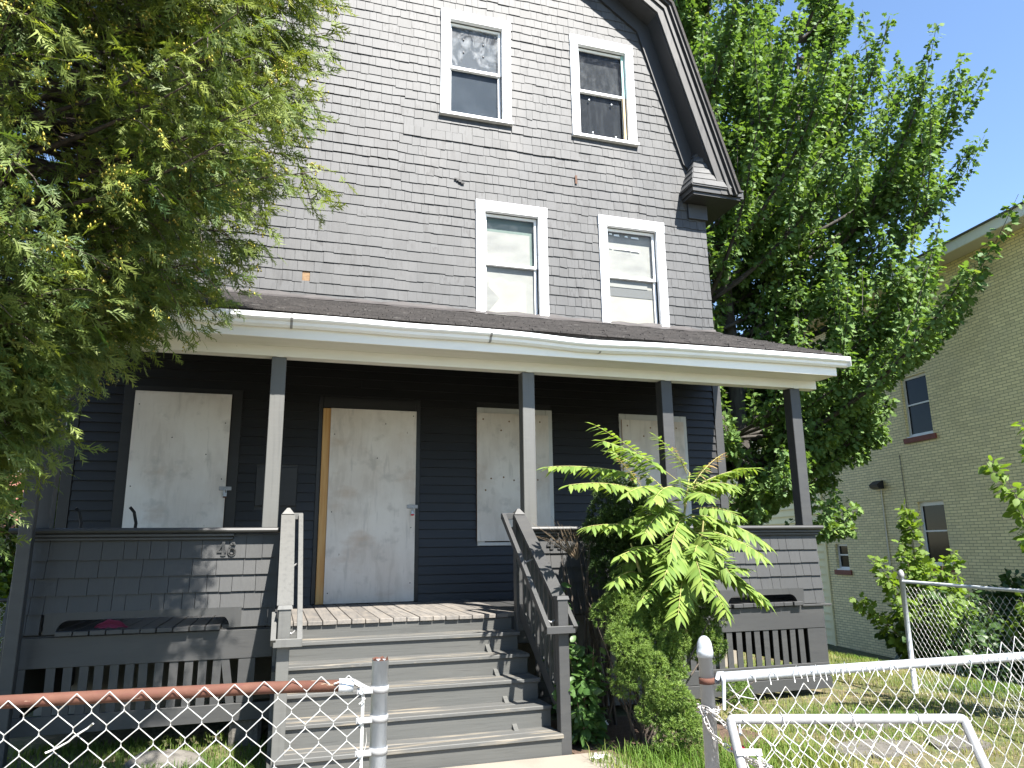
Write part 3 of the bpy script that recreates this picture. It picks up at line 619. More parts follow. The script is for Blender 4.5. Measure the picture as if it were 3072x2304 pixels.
# porch posts
def post(x0, x1, y0, y1, z0, z1, lab=None, tabz=True):
    p = MB().bbox(x0, x1, y0, y1, z0, z1, .005).build('porch_post', 'post_gray' if x0 < 4 and x0 > -1 else 'trim_gray', house)  # second and third posts: lit brightness put into a lighter gray
    if lab: p['label'] = lab
    if tabz: MB().box(x0+.045, x1-.03, y0-.022, y0-.018, z1-.005, z1+.065).build('bracket', 'cream_soffit', p); 
    return p
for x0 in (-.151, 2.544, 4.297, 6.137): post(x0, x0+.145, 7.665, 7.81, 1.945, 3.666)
post(-2.11, -1.968, 7.665, 7.81, 1.945, 3.666)
post(-2.118, -2.012, 7.36, 7.46, -.02, 3.774, 'long corner post standing on the ground at the left', False)

# deck
deck = MB().box(-2.2, 6.27, 7.64, YW-.032, .90, 1.02).build('porch_deck', 'trim_gray', house)
x = -2.19; pi_ = 0
while x < 6.26:
    w_ = .132+rnd.uniform(-.006, .008); yf = 7.585+rnd.uniform(-.008, .008)
    if not (.07 < x and x+w_ < 2.36): yf = 7.60+rnd.uniform(-.02, .006)
    if x > 4.88: yf -= .05
    inslot = -1.80 < x+w_/2 < -.39 or 2.45 < x+w_/2 < 5.90 or .05 < x+w_/2 < 2.37
    if inslot and x < 0: yf -= .055
    if not inslot: yf = 7.66
    MB().bbox(x, x+w_-.007, yf, YW-.05, 1.021, 1.063+rnd.uniform(-.004, .003), .004).build('plank', 'deck_wood' if 0 < x < 2.4 else 'trim_gray', deck); x += w_
# rail walls
def railwall(x0, x1, slot, side):
    rw = MB().box(x0+.02, x1-.02, 7.645, 7.75, 1.20, 1.88).build('porch_wall', 'trim_gray', house)
    rw['label'] = side+' low shingled porch wall'
    rows = [(1.663, 1.885), (1.51, 1.675), (1.357, 1.522), (1.205, 1.369), (1.037, 1.217)]
    r_ = random.Random(int(x0*10)+50)
    for ri, (za, zb_) in enumerate(rows):
        x = x0-(.012*ri if side == 'left' else 0); xe = x1+(.012*ri if side == 'right' else 0)*.4
        fl = .004*ri
        while x < xe-.02:
            w_ = min(r_.choice((.11, .15, .18, .21, .24)), xe-x)
            if xe-x-w_ < .06: w_ = xe-x
            if ri == 4 and slot and slot[0]-.02 < x+w_/2 < slot[1]+.02: x += w_; continue
            j = r_.uniform(-.003, .003)
            MB().hexa([(x, 7.607-fl, za+j), (x+w_-.004, 7.607-fl, za+j), (x+w_-.004, 7.645, za+j), (x, 7.645, za+j), (x, 7.634-fl, zb_), (x+w_-.004, 7.634-fl, zb_), (x+w_-.004, 7.646, zb_), (x, 7.646, zb_)]).build('shingle', 'porch_shingle', rw)
            x += w_
    if slot:
        # rounded slot head pieces cut from the shingles
        a, b = slot
        n = 8
        for sx, cx in ((1, a), (-1, b)):
            mb = MB(); R_ = .10
            pts = [(cx-sx*.10, 1.217), (cx-sx*.10, 1.037), (cx, 1.037)]+[(cx+sx*(R_-R_*math.cos(t)), 1.05+R_*math.sin(t)) for t in [math.pi/2*k/n for k in range(n+1)]]+[(cx+sx*.115, 1.217)]
            mb.add([(p[0], 7.588, p[1]) for p in pts]+[(p[0], 7.645, p[1]) for p in pts], [tuple(range(len(pts)))]+[(k, (k+1) % len(pts), len(pts)+(k+1) % len(pts), len(pts)+k) for k in range(len(pts))])
            mb.build('slot_shingle', 'porch_shingle', rw)
        MB().box(a+.10, b-.10, 7.589, 7.64, 1.150, 1.217).build('slot_shingle', 'porch_shingle', rw)
    xa, xb = (x0-.07, x1+.0) if side == 'left' else (x0-.03, x1+.055)
    c = MB(); prof = [(7.535, 1.905), (7.528, 1.92), (7.535, 1.938), (7.56, 1.945), (7.86, 1.945), (7.86, 1.895), (7.55, 1.895)]
    for x_ in (xa, xb): c.v += [(x_, y, z_) for y, z_ in prof]
    c.f = [tuple(range(7)), tuple(range(13, 6, -1))]+[(k, 7+k, 7+(k+1) % 7, (k+1) % 7) for k in range(7)]; c.m = [0]*9
    c.build('rail_cap', 'trim_gray', rw)
    MB().bbox(x0-.01, (-.39 if side == 'left' else x1+.03), 7.565, 7.64, 1.862, 1.892, .006).build('moulding', 'trim_gray', rw)
    MB().bbox(x0, (-.40 if side == 'left' else x1+.02), 7.59, 7.64, 1.832, 1.860, .005).build('moulding', 'trim_gray', rw)
    # skirt
    sb = MB().bbox(x0-.03, x1-.01, 7.60, 7.635, .758, 1.012, .003).build('skirt_board', 'trim_gray', house)
    zlow = .22
    MB().bbox(x0-.04, x1+.0, 7.602, 7.635, zlow, .37, .003).build('bottom_board', 'trim_gray', sb)
    if side == 'right': MB().bbox(x0-.04, x1+.012, 7.597, 7.632, .085, .215, .003).build('bottom_board', 'trim_gray', sb)
    if side == 'left':
        MB().bbox(x0, x0+.17, 7.606, 7.632, .371, .757, .003).build('slat', 'trim_gray', sb)
        for i in range(12):
            xx = -1.835+i*.121+rnd.uniform(-.004, .004); tl = rnd.uniform(-.006, .006)
            MB().beam((xx+.035, 7.621, .366), (xx+.035+tl, 7.621, .76), .02, .072, (1, 0, 0)).build('slat', 'trim_gray', sb)
        MB().beam((-.335, 7.618, .366), (-.40, 7.618, .76), .02, .07, (1, 0, 0)).build('slat', 'trim_gray', sb)
        MB().bbox(-.285, -.135, 7.606, 7.632, .371, .757, .003).build('slat', 'trim_gray', sb)
    else:
        for i in range(28):
            xx = 2.62+i*.121+rnd.uniform(-.003, .003)
            if xx > 5.95: break
            MB().beam((xx+.035, 7.621, .366), (xx+.035+rnd.uniform(-.005, .005), 7.621, .76), .02, .072, (1, 0, 0)).build('slat', 'trim_gray', sb)
        MB().bbox(6.01, 6.27, 7.606, 7.632, .371, .757, .003).build('slat', 'trim_gray', sb)
    return rw
rwl = railwall(-2.17, .02, (-1.80, -.385), 'left')
rwr = railwall(2.46, 6.272, (4.95, 5.89), 'right')
# side rail walls
for x0, x1 in ((-2.21, -2.08), (6.13, 6.26)):
    MB().box(x0, x1, 7.76, YW-.06, .3, 1.88).build('side_rail_wall', 'porch_shingle', house)
MB().bbox(-2.28, -2.06, 7.862, YW-.06, 1.895, 1.945, .006).build('rail_cap', 'trim_gray', house)
MB().bbox(6.10, 6.33, 7.862, YW-.06, 1.895, 1.945, .006).build('rail_cap', 'trim_gray', house)
MB().bbox(5.95, 6.36, 7.57, 7.60, 1.005, 1.03, .004).build('band_moulding', 'trim_gray', house)
pier = MB().bbox(-.33, -.05, 7.66, 7.95, -.05, .33, .03).build('stone_pier', 'stone', house)
# house numbers
def stroke(mb, pts, w, y0, y1):
    for (a, b) in zip(pts[:-1], pts[1:]):
        a = Vector((a[0], 0, a[1])); b = Vector((b[0], 0, b[1])); d = (b-a).normalized(); n_ = Vector((-d.z, 0, d.x))*w/2; a = a-d*w*.15; b = b+d*w*.15
        P = [a+n_, b+n_, b-n_, a-n_]; mb.hexa([(p.x, y0, p.z) for p in P]+[(p.x, y1, p.z) for p in P])
def digit(ch, x, z_, h, parent, y):
    mb = MB(); s = h; t = .20*h
    if ch == '4':
        mb_pts = [(x+.42*s, z_), (x+.42*s, z_+s)]; stroke(mb, mb_pts, t, y-.020, y)
        stroke(mb, [(x+.40*s, z_+.97*s), (x+.04*s, z_+.33*s)], t*.55, y-.021, y); stroke(mb, [(x, z_+.29*s), (x+.62*s, z_+.29*s)], t*.6, y-.019, y); stroke(mb, [(x+.26*s, z_+.03*s), (x+.60*s, z_+.03*s)], t*.4, y-.0185, y)
    else:
        ring = [(x+.30*s+.22*s*math.cos(a), z_+.27*s+.25*s*math.sin(a)) for a in [2*math.pi*k/14 for k in range(15)]]
        stroke(mb, ring, t*.8, y-.020, y)
        arc = [(x+.08*s, z_+.27*s), (x+.10*s, z_+.55*s), (x+.18*s, z_+.78*s), (x+.32*s, z_+.92*s), (x+.46*s, z_+.93*s)]
        stroke(mb, arc, t*.8, y-.021, y); stroke(mb, [(x+.44*s, z_+.88*s), (x+.47*s, z_+.80*s)], t*.7, y-.0185, y)
    mb.build('digit', 'porch_shingle', parent)
for xx, chs, zz, yy in ((-.535, '46', 1.685, 7.616), (2.772, '44', 1.705, 7.616)):
    hn = MB().box(xx-.01, xx+.19, yy+.0, yy+.003, zz-.02, zz-.012).build('house_number', 'porch_shingle', house); hn['label'] = 'raised house number '+chs
    digit(chs[0], xx, zz, .125, hn, yy); digit(chs[1], xx+.092, zz, .125, hn, yy)

# stairs
stair = MB().box(.05, .085, 6.24, 7.62, -.02, .17).build('staircase', 'riser_paint', house)
st = [(.199, 6.192), (.376, 6.478), (.557, 6.753), (.734, 7.053), (.903, 7.344)]
prev = 0.
SX0, SX1 = .06, 2.36
for i, (zt, yn) in enumerate(st):
    sag = rnd.uniform(-.004, .004)
    MB().bbox(SX0-.005, SX1+rnd.uniform(-.01, .012), yn+.026, yn+.05, prev-.005, zt-.036, .002).build('riser', 'riser_paint', stair)
    yb = st[i+1][1]+.02 if i < 4 else 7.61
    nb = yn+(yb-yn)*.5
    MB().bbox(SX0-.004, SX1+.012, yn, nb-.003, zt-.036, zt+sag, .005).build('tread', 'tread_wood', stair)
    MB().bbox(SX0, SX1+.006, nb+.003, yb+.01, zt-.036, zt+sag, .005).build('tread', 'tread_wood', stair)
    prev = zt
MB().bbox(SX0-.005, SX1+.005, 7.612, 7.636, .90, 1.018, .002).build('riser', 'riser_paint', stair)
# closed sides
for xs_ in (.012, 2.335):
    mb = MB(); pr = [(6.25, 0)]
    for (zt, yn) in st: pr += [(yn+.06, pr[-1][1]), (yn+.06, zt-.04)]
    pr += [(7.60, pr[-1][1]), (7.60, 0)]
    if xs_ < 1:
        mb.add([(xs_, y, z_) for y, z_ in pr]+[(xs_+.035, y, z_) for y, z_ in pr], [tuple(range(len(pr))), tuple(range(2*len(pr)-1, len(pr)-1, -1))]+[(k, len(pr)+k, len(pr)+(k+1) % len(pr), (k+1) % len(pr)) for k in range(len(pr))])
        mb.build('stringer', 'riser_paint', stair)
    else:
        MB().beam((xs_-.3, 6.36, .02), (xs_-.3, 7.58, .80), .04, .22).build('stringer', 'riser_paint', stair)
for side, nx0, hx in (('left', .040, .205), ('right', 2.362, 2.245)):
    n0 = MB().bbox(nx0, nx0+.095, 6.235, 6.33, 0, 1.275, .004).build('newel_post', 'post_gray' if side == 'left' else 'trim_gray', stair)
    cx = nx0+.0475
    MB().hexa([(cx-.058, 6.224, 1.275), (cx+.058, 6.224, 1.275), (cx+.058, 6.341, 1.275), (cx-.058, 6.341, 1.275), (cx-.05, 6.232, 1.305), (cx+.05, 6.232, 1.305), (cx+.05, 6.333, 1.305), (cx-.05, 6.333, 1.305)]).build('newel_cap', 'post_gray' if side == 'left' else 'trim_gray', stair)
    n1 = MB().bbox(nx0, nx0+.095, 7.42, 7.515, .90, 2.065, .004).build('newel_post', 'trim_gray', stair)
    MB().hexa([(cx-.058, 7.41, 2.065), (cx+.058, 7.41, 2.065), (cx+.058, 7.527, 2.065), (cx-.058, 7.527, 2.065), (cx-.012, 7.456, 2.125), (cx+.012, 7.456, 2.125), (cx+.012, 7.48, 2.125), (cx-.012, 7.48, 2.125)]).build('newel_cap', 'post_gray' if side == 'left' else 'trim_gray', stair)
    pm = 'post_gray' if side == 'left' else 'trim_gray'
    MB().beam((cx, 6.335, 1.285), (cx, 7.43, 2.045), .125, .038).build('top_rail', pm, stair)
    MB().beam((cx, 6.33, .345), (cx, 7.43, 1.115), .038, .12).build('bottom_rail', pm, stair)
    for i in range(8):
        y_ = 6.44+i*.122; zz = .345+(y_-6.33)*.70
        MB().bbox(cx-.018, cx+.018, y_-.018, y_+.018, zz+.03, zz+.93, .003).build('baluster', pm, stair)
    # graspable handrail with mitred return
    hz0, hz1 = 1.035, 2.045
    MB().beam((hx, 6.17, hz0), (hx, 7.46, hz1), .040, .062).build('handrail', pm, stair)
    far = nx0-.03 if side == 'left' else nx0+.125
    MB().bbox(min(hx-.02, far), max(hx+.02, far), 6.15, 6.19, hz0-.035, hz0+.028, .004).build('handrail_return', pm, stair)
    MB().beam((far, 6.155, hz0), (far, 6.40, hz0+.19), .038, .06).build('handrail_return', pm, stair)
    MB().bbox(min(hx-.02, cx), max(hx+.02, cx), 7.455, 7.495, hz1-.03, hz1+.032, .004).build('handrail_return', pm, stair)
    for t in (.12, .62):
        yy = 6.17+1.29*t; zz = hz0+(hz1-hz0)*t
        MB().tube([(hx, yy, zz-.03), (hx+(cx-hx)*.5, yy+.01, zz-.075), (cx, yy+.03, zz-.045)], .008, 6).build('rail_bracket', 'galv_white', stair)

# ================================================================== NEIGHBOUR BUILDING (yellow brick)
NP = Vector((14.736, 12.744, 0)); NU = Vector((.091, .996, 0)).normalized(); NN = Vector((-NU.y, NU.x, 0))  # NN points towards the house (-x)
nb = thing('brick_building', 'yellow painted brick building with red window sills behind the maple', 'building', tuple(NP))
def nw(s, o_, z_): p = NP+NU*s+NN*o_; return (p.x, p.y, z_)
NWIN = [(.80, 1.66, 4.30, 5.78), (.79, 1.63, 1.22, 2.69), (4.44, 4.98, 1.04, 1.72), (.80, 1.66, 6.95, 8.0), (-4.4, -3.5, 4.30, 5.78), (-4.4, -3.5, 1.22, 2.69)]
def nbox(mb, s0, s1, o0, o1, z0, z1):
    mb.hexa([nw(s0, o1, z0), nw(s1, o1, z0), nw(s1, o0, z0), nw(s0, o0, z0), nw(s0, o1, z1), nw(s1, o1, z1), nw(s1, o0, z1), nw(s0, o0, z1)]); return mb
def gridwall(s0, s1, z0, z1, holes):
    ss = sorted(set([s0, s1]+[h[0] for h in holes]+[h[1] for h in holes])); zz = sorted(set([z0, z1]+[h[2] for h in holes]+[h[3] for h in holes]))
    out = []
    for a, b in zip(ss[:-1], ss[1:]):
        for c, d in zip(zz[:-1], zz[1:]):
            if not any(h[0] < (a+b)/2 < h[1] and h[2] < (c+d)/2 < h[3] for h in holes): out.append((a, b, c, d))
    return out
mb = MB(); uvs = []
for a, b, c, d in gridwall(-9, 5.42, -1.6, 8.16, NWIN):
    mb.quad(nw(b, 0, c), nw(a, 0, c), nw(a, 0, d), nw(b, 0, d)); uvs += [(b, c), (a, c), (a, d), (b, d)]
for (a, b, c, d) in NWIN: # reveals
    for P, U in (((nw(a, 0, c), nw(a, -.11, c), nw(a, -.11, d), nw(a, 0, d)), [(0, c), (.11, c), (.11, d), (0, d)]), ((nw(b, -.11, c), nw(b, 0, c), nw(b, 0, d), nw(b, -.11, d)), [(0, c), (.11, c), (.11, d), (0, d)]), ((nw(b, 0, d), nw(a, 0, d), nw(a, -.11, d), nw(b, -.11, d)), [(b, 0), (a, 0), (a, .1), (b, .1)])):
        mb.quad(*P); uvs += U
mb.quad(nw(-9, 0, -1.6), nw(-9, -12, -1.6), nw(-9, -12, 8.16), nw(-9, 0, 8.16)); uvs += [(0, -1.6), (12, -1.6), (12, 8.16), (0, 8.16)]
wl = mb.build('brick_wall', 'yellow_brick', nb); ul = wl.data.uv_layers.new(name='UV')
for i, uv in enumerate(uvs): ul.data[i].uv = uv
sd = nbox(MB(), 5.43, 13, -.10, -.03, -1.6, 8.1).build('siding_wall', 'yellow_siding', nb)
for i in range(44):
    z_ = -1.5+i*.215
    mb = MB(); mb.hexa([nw(5.45, .022, z_), nw(13, .022, z_), nw(13, -.04, z_), nw(5.45, -.04, z_), nw(5.45, -.02, z_+.22), nw(13, -.02, z_+.22), nw(13, -.04, z_+.22), nw(5.45, -.04, z_+.22)]); mb.build('siding_board', 'yellow_siding', sd)
nbox(MB(), 5.36, 5.44, -.02, .035, -1.5, 8.1).build('corner_trim', 'yellow_siding', nb)
nbox(MB(), -9.4, 13, -4, .56, 8.125, 8.15).build('eave_soffit', 'yellow_soffit', nb)
nbox(MB(), -9.4, 13, .56, .60, 8.08, 8.30).build('eave_fascia', 'white_metal', nb)
mb = MB(); mb.hexa([nw(-9.5, .66, 8.30), nw(13, .66, 8.30), nw(13, -7, 8.30), nw(-9.5, -7, 8.30), nw(-9.5, .66, 8.33), nw(13, .66, 8.33), nw(13, -7, 9.3), nw(-9.5, -7, 9.3)]); mb.build('flat_roof', 'gray_roof', nb)
for i, (a, b, c, d) in enumerate(NWIN):
    sl_ = nbox(MB(), a-.09, b+.09, -.105, .045, c-.16, c-.035).build('window', 'red_sill', nb)
    nbox(MB(), a, b, -.11, .005, c-.036, c-.001).build('sub_sill', 'white_paint', sl_)
    for s0, s1, z0, z1 in ((a, a+.06, c, d), (b-.06, b, c, d), (a+.06, b-.06, d-.10 if i == 1 else d-.06, d), (a+.06, b-.06, c, c+.05), (a+.06, b-.06, (c+d)/2+.02, (c+d)/2+.055)):
        nbox(MB(), s0, s1, -.115, -.07, z0, z1).build('frame', 'white_paint', sl_)
    MB().quad(nw(b, -.10, c), nw(a, -.10, c), nw(a, -.10, d), nw(b, -.10, d)).build('pane', 'glass_dark', sl_)
lt = nbox(MB(), 2.70, 3.02, .0, .05, 3.12, 3.32).build('wall_light', 'dark_metal', nb)
mb = MB(); mb.hexa([nw(2.70, .18, 3.14), nw(3.02, .18, 3.14), nw(3.02, .05, 3.10), nw(2.70, .05, 3.10), nw(2.70, .20, 3.22), nw(3.02, .20, 3.22), nw(3.02, .05, 3.32), nw(2.70, .05, 3.32)]); mb.build('lamp_head', 'dark_metal', lt)
mb = MB(); mb.quad(nw(3.0, .185, 3.139), nw(2.72, .185, 3.139), nw(2.72, .06, 3.097), nw(3.0, .06, 3.097)); mb.build('lens', 'blind_white', lt)
MB().tube([nw(2.80, .02, 3.1), nw(2.80, .02, -.9)], .016, 6).build('conduit', 'yellow_soffit', nb)
MB().tube([nw(1.99, .012, 3.9), nw(1.97, .012, 2.4), nw(1.92, .012, .6), nw(1.95, .012, -1)], .007, 5).build('cable', 'dark_metal', nb)

# white house on the left
wh = thing('white_house', 'white sided house with gray gable roof beyond the left porch corner', 'house', (-9, 18, 0))
MB().box(-14, -4.75, 15.5, 24, 0, 5.6).build('wall', 'white_siding', wh)
mb = MB(); mb.add([(-14.6, 15.2, 5.4), (-9.4, 15.2, 10.4), (-4.35, 15.2, 5.4), (-14.6, 24.5, 5.4), (-9.4, 24.5, 10.4), (-4.35, 24.5, 5.4), (-14.6, 15.2, 5.65), (-9.4, 15.2, 10.65), (-4.35, 15.2, 5.65), (-14.6, 24.5, 5.65), (-9.4, 24.5, 10.65), (-4.35, 24.5, 5.65)],
    [(0, 1, 4, 3), (1, 2, 5, 4), (6, 9, 10, 7), (7, 10, 11, 8), (0, 6, 7, 1), (1, 7, 8, 2), (2, 8, 11, 5), (0, 3, 9, 6)]); mb.build('roof', 'gray_roof', wh)
MB().add([(-13.9, 15.6, 5.5), (-4.9, 15.6, 5.5), (-9.4, 15.6, 9.9)], [(0, 1, 2)]).build('gable', 'white_siding', wh)
for i in range(26):
    MB().wedge(-14, -4.72, .1+i*.21, .32+i*.21, 15.5, .03, .008).build('siding_board', 'white_siding', wh)
pr = MB().hexa([(-9, 12.3, 2.0), (-3.62, 12.3, 2.0), (-3.9, 15.5, 3.1), (-9, 15.5, 3.1), (-9, 12.3, 2.06), (-3.62, 12.3, 2.06), (-3.9, 15.5, 3.16), (-9, 15.5, 3.16)]).build('porch_roof', 'red_roof', wh)
for j in range(9):
    t0, t1 = j/9, (j+1.1)/9; y0, y1 = 12.28+3.2*t0, 12.28+3.2*t1; z0, z1 = 2.062+1.1*t0, 2.062+1.1*t1
    MB().hexa([(-9, y0, z0), (-3.60-.28*t0, y0, z0), (-3.6-.28*t1, y1, z1), (-9, y1, z1), (-9, y0, z0+.03), (-3.60-.28*t0, y0, z0+.03), (-3.6-.28*t1, y1, z1+.005), (-9, y1, z1+.005)]).build('shingle_course', 'red_roof', pr)
MB().box(-9, -3.66, 12.36, 12.40, 1.86, 2.0).build('porch_fascia', 'white_paint', wh)
for x in (-3.85, -5.5): MB().bbox(x-.06, x+.06, 12.42, 12.54, 0, 1.87, .01).build('porch_post', 'white_paint', wh)

# ================================================================== CHAIN-LINK FENCES
def chainlink(u0, v0, nu, pitch, h, nh, fn, r=.0023, name='wire_mesh', parent=None, m='wire', amp=.0035):
    """fn(u, v, n) -> point; zig-zag wires running down, each hooked to its neighbour"""
    Vs = []; Fs = []; off = 0; ns = 4
    for i in range(nu):
        path = []
        for j in range(2*nh+1):
            sgn = 1 if (j+i) % 2 else -1
            uu = u0+i*pitch+sgn*pitch/2
            vv = v0-j*h/2
            path += [(uu-.0*sgn, vv+.006 if j else vv, amp if sgn > 0 else -amp), (uu, vv-.006, -amp if sgn > 0 else amp)] if 0 < j < 2*nh else [(uu, vv, 0)]
        P = np.array([fn(*p) for p in path]); d = np.gradient(P, axis=0); d = norm(d)
        ref = np.array([.13, .9, .2]); a = norm(np.cross(d, ref)); b = np.cross(d, a)
        ring = np.stack([P+(a*math.cos(2*math.pi*k/ns)+b*math.sin(2*math.pi*k/ns))*r for k in range(ns)], 1)
        n = len(P); Vs.append(ring.reshape(-1, 3))
        idx = off+np.arange(n-1)[:, None]*ns+np.arange(ns)[None]; idx2 = off+np.arange(n-1)[:, None]*ns+(np.arange(ns)[None]+1) % ns
        Fs.append(np.stack([idx, idx2, idx2+ns, idx+ns], -1).reshape(-1, 4)); off += n*ns
    return np_obj(name, np_mesh(name, np.concatenate(Vs), np.concatenate(Fs), m), parent)
FY = 2.6
def pipe_post(parent, x, y, r, ztop, m='galv', name='post'): return MB().tube([(x, y, -.05), (x, y, ztop)], r, 16).build(name, m, parent, True)
# --- front left section
fl = thing('chain_link_fence', 'chain-link fence section with rusty orange top rail at the lower left', 'fence', (-1.2, FY, 0))
MB().tube([(-3.4, FY+.01, 1.322), (-1.6, FY+.01, 1.312), (-.72, FY+.005, 1.305), (.0, FY, 1.298), (.22, FY, 1.290)], .0185, 14).build('top_rail', 'rust', fl, True)
p = pipe_post(fl, .349, FY, .0275, 1.362); 
mb = MB()
ring = []
for k in range(16):
    t = 2*math.pi*k/16; ring.append((.349+.0272*math.cos(t), FY+.0272*math.sin(t), 1.36+.012*abs(math.sin(k*1.7))))
mb.add(ring+[(.349+.024*math.cos(2*math.pi*k/16), FY+.024*math.sin(2*math.pi*k/16), 1.355) for k in range(16)], [(k, (k+1) % 16, 16+(k+1) % 16, 16+k) for k in range(16)]); mb.build('rim', 'rust', fl)
for z_ in (1.272, 1.183, 1.085):
    b_ = MB(); b_.lathe((.349, FY, z_), [(.0275, -.011), (.0305, -.011), (.0305, .011), (.0275, .011)], 16); b_.build('brace_band', 'galv_white', fl, True)
    MB().bbox(.272, .325, FY-.024, FY-.019, z_-.010, z_+.010, .002).build('band_tab', 'galv_white', fl)
    mb = MB(); mb.tube([(.287, FY-.030, z_), (.287, FY-.022, z_)], .009, 10); mb.build('bolt', 'galv', fl)
MB().tube([(.215, FY, 1.290), (.262, FY, 1.287)], .0225, 12).build('rail_end', 'galv', fl, True)
MB().tube([(.262, FY, 1.300), (.30, FY-.01, 1.280), (.322, FY-.012, 1.273)], [.010, .008, .006], 8).build('rail_end_tab', 'galv_white', fl, True)
MB().bbox(.288, .299, FY-.016, FY-.011, .10, 1.275, .001).build('tension_bar', 'wire', fl)
def fnl(u, v, n_):
    return (u, FY-.022+n_+.004*math.sin(u*7+v*5), v+.004*math.sin(u*9)+.006*math.sin(v*6+u*3)+.035*max(0, -u-.3)*0)
chainlink(-3.3, 1.315, 83, .0435, .096, 12, fnl, .0018, parent=fl)
MB().tube([(-.60, FY-.024, 1.165), (-.57, FY-.034, 1.178), (-.545, FY-.022, 1.19), (-.53, FY-.035, 1.205), (-.50, FY-.02, 1.222), (-.485, FY-.032, 1.236)], .003, 6).build('tie_wire', 'wire', fl, True)
MB().tube([(.20, FY-.02, 1.30), (.24, FY-.035, 1.315), (.26, FY-.03, 1.30), (.285, FY-.03, 1.285), (.30, FY-.03, 1.25), (.28, FY-.03, 1.235)], .0022, 6).build('tie_wire', 'wire', fl, True)
MB().tube([(.305, FY-.03, 1.16), (.307, FY-.03, 1.12), (.30, FY-.03, 1.09), (.29, FY-.03, 1.06)], .0015, 6).build('tie_wire', 'wire', fl, True)
# --- front right section
fr_ = thing('chain_link_fence', 'chain-link fence section with dome capped post and sagging mesh at the lower right', 'fence', (2.5, FY, 0))
PXR = 1.578
pipe_post(fr_, PXR, FY, .0265, 1.325, 'galv_white')
MB().lathe((PXR, FY, 1.318), [(.0305, -.012), (.0315, .008), (.0305, .012), (.0295, .013), (.029, .025), (.026, .042), (.019, .056), (.009, .064), (.001, .066)], 18).build('post_cap', 'galv', fr_, True)
MB().lathe((PXR, FY, 1.222), [(.0265, -.011), (.0292, -.011), (.0292, .011), (.0265, .011)], 16).build('brace_band', 'rust', fr_, True)
MB().tube([(PXR+.055, FY, 1.230), (2.4, FY, 1.228), (3.3, FY+.01, 1.222), (5.6, FY+.02, 1.20)], .0185, 14).build('top_rail', 'galv', fr_, True)
MB().tube([(PXR+.045, FY, 1.229), (PXR+.075, FY, 1.229)], .022, 12).build('rail_end', 'galv', fr_, True)
mb = MB(); mb.tube([(PXR+.03, FY-.024, 1.228), (PXR+.036, FY-.028, 1.25), (PXR+.05, FY-.028, 1.252), (PXR+.056, FY-.026, 1.22), (PXR+.052, FY-.024, 1.12)], [.008, .008, .008, .008, .006], 8); mb.build('band_tab', 'galv', fr_, True)
def fnr(u, v, n_):
    t = min(1, max(0, (u-2.05)/.9)); e = max(0, (u-2.55)/.6)
    vv = v-.030*math.sin(min(1, max(0, (u-1.6)/.5))*3.14)*(v/1.2) + .10*min(1.3, e)*max(0, (v-.5)/.7)
    sh = .10*(1.2-v)*t
    return (u+sh*.6+.010*math.sin(v*7+u*2), FY-.024-.05*t*math.sin(min(1, max(0, (1.25-v)/1.2))*3.1)+n_+.008*math.sin(u*5+v*3), vv+.008*math.sin(u*8+1))
chainlink(1.68, 1.215, 84, .0425, .108, 11, fnr, .0019, parent=fr_)
for i, x in enumerate((1.76, 1.86, 1.97, 2.03, 2.06, 2.12, 2.17, 2.2, 2.3, 2.37, 2.44)):
    h_ = .012+.012*(i*37 % 5)/4
    MB().tube([(x-.016, FY-.024, 1.195), (x-.022, FY-.026, 1.225), (x-.006, FY-.026, 1.235+h_), (x+.010, FY-.025, 1.228+h_*.6), (x+.016, FY-.024, 1.210)], .0016, 5).build('hook', 'wire', fr_, True)
for i, (a, b, c) in enumerate(((1.66, 1.16, 1.74), (1.64, 1.12, 1.70), (1.65, 1.08, 1.68))):
    MB().tube([(a, FY-.02, b+.03), (a+.03, FY-.04, b+.006), (c, FY-.06, b-.004), (c+.006, FY-.06, b+.010)], .0019, 5).build('loose_wire', 'wire', fr_, True)
# --- leaning gate
gate = thing('chain_link_gate', 'chain-link gate leaning back against the right fence, chained to the capped post', 'gate', (1.95, 2.0, 0))
TL = Vector((1.566, 2.443, 1.118)); TR = Vector((2.362, 2.200, 1.108)); GU = Vector((.1, .481, .871)).normalized(); GL = 1.24
BL = TL-GU*GL; BR = TR-GU*GL
def arc(a, c, b, n=5): return [a*(1-t)**2+c*2*t*(1-t)+b*t*t for t in [k/n for k in range(n+1)]]
e1 = (TR-TL).normalized()
fp = [BL, TL-GU*.012]+arc(TL-GU*.012, TL, TL+e1*.012, 3)[1:]+[TR-e1*.012]+arc(TR-e1*.012, TR, TR-GU*.012, 3)[1:]+[BR]
MB().tube(fp, .0165, 12).build('frame', 'galv_white', gate, True)
MB().tube([BL, BR], .0165, 12).build('bottom_bar', 'galv_white', gate, True)
gn = e1.cross(GU).normalized(); 
if gn.y > 0: gn = -gn
def fng(u, v, n_): p = TL+e1*u-GU*v+gn*(n_+.012)+gn*.01*math.sin(u*9+v*6); return (p.x, p.y, p.z)
def fng2(u, v, n_): return fng(u, -v, n_)
chainlink(.06, -.005, 18, .0425, .098, 12, fng2, .0020, parent=gate)
for t, L_ in ((.17, .075), (.32, 0)):
    c = TL-GU*(.115 if L_ else .9)
    P = [c-e1*.012+gn*.02, c+e1*.075+gn*.02]
    MB().beam(P[0], P[1], .004, .022, GU).build('tension_band', 'galv_white', gate)
P0 = TL-GU*.115+e1*.062+gn*.012; MB().beam(P0, P0-GU*1.0, .010, .004, gn).build('tension_bar', 'wire', gate)
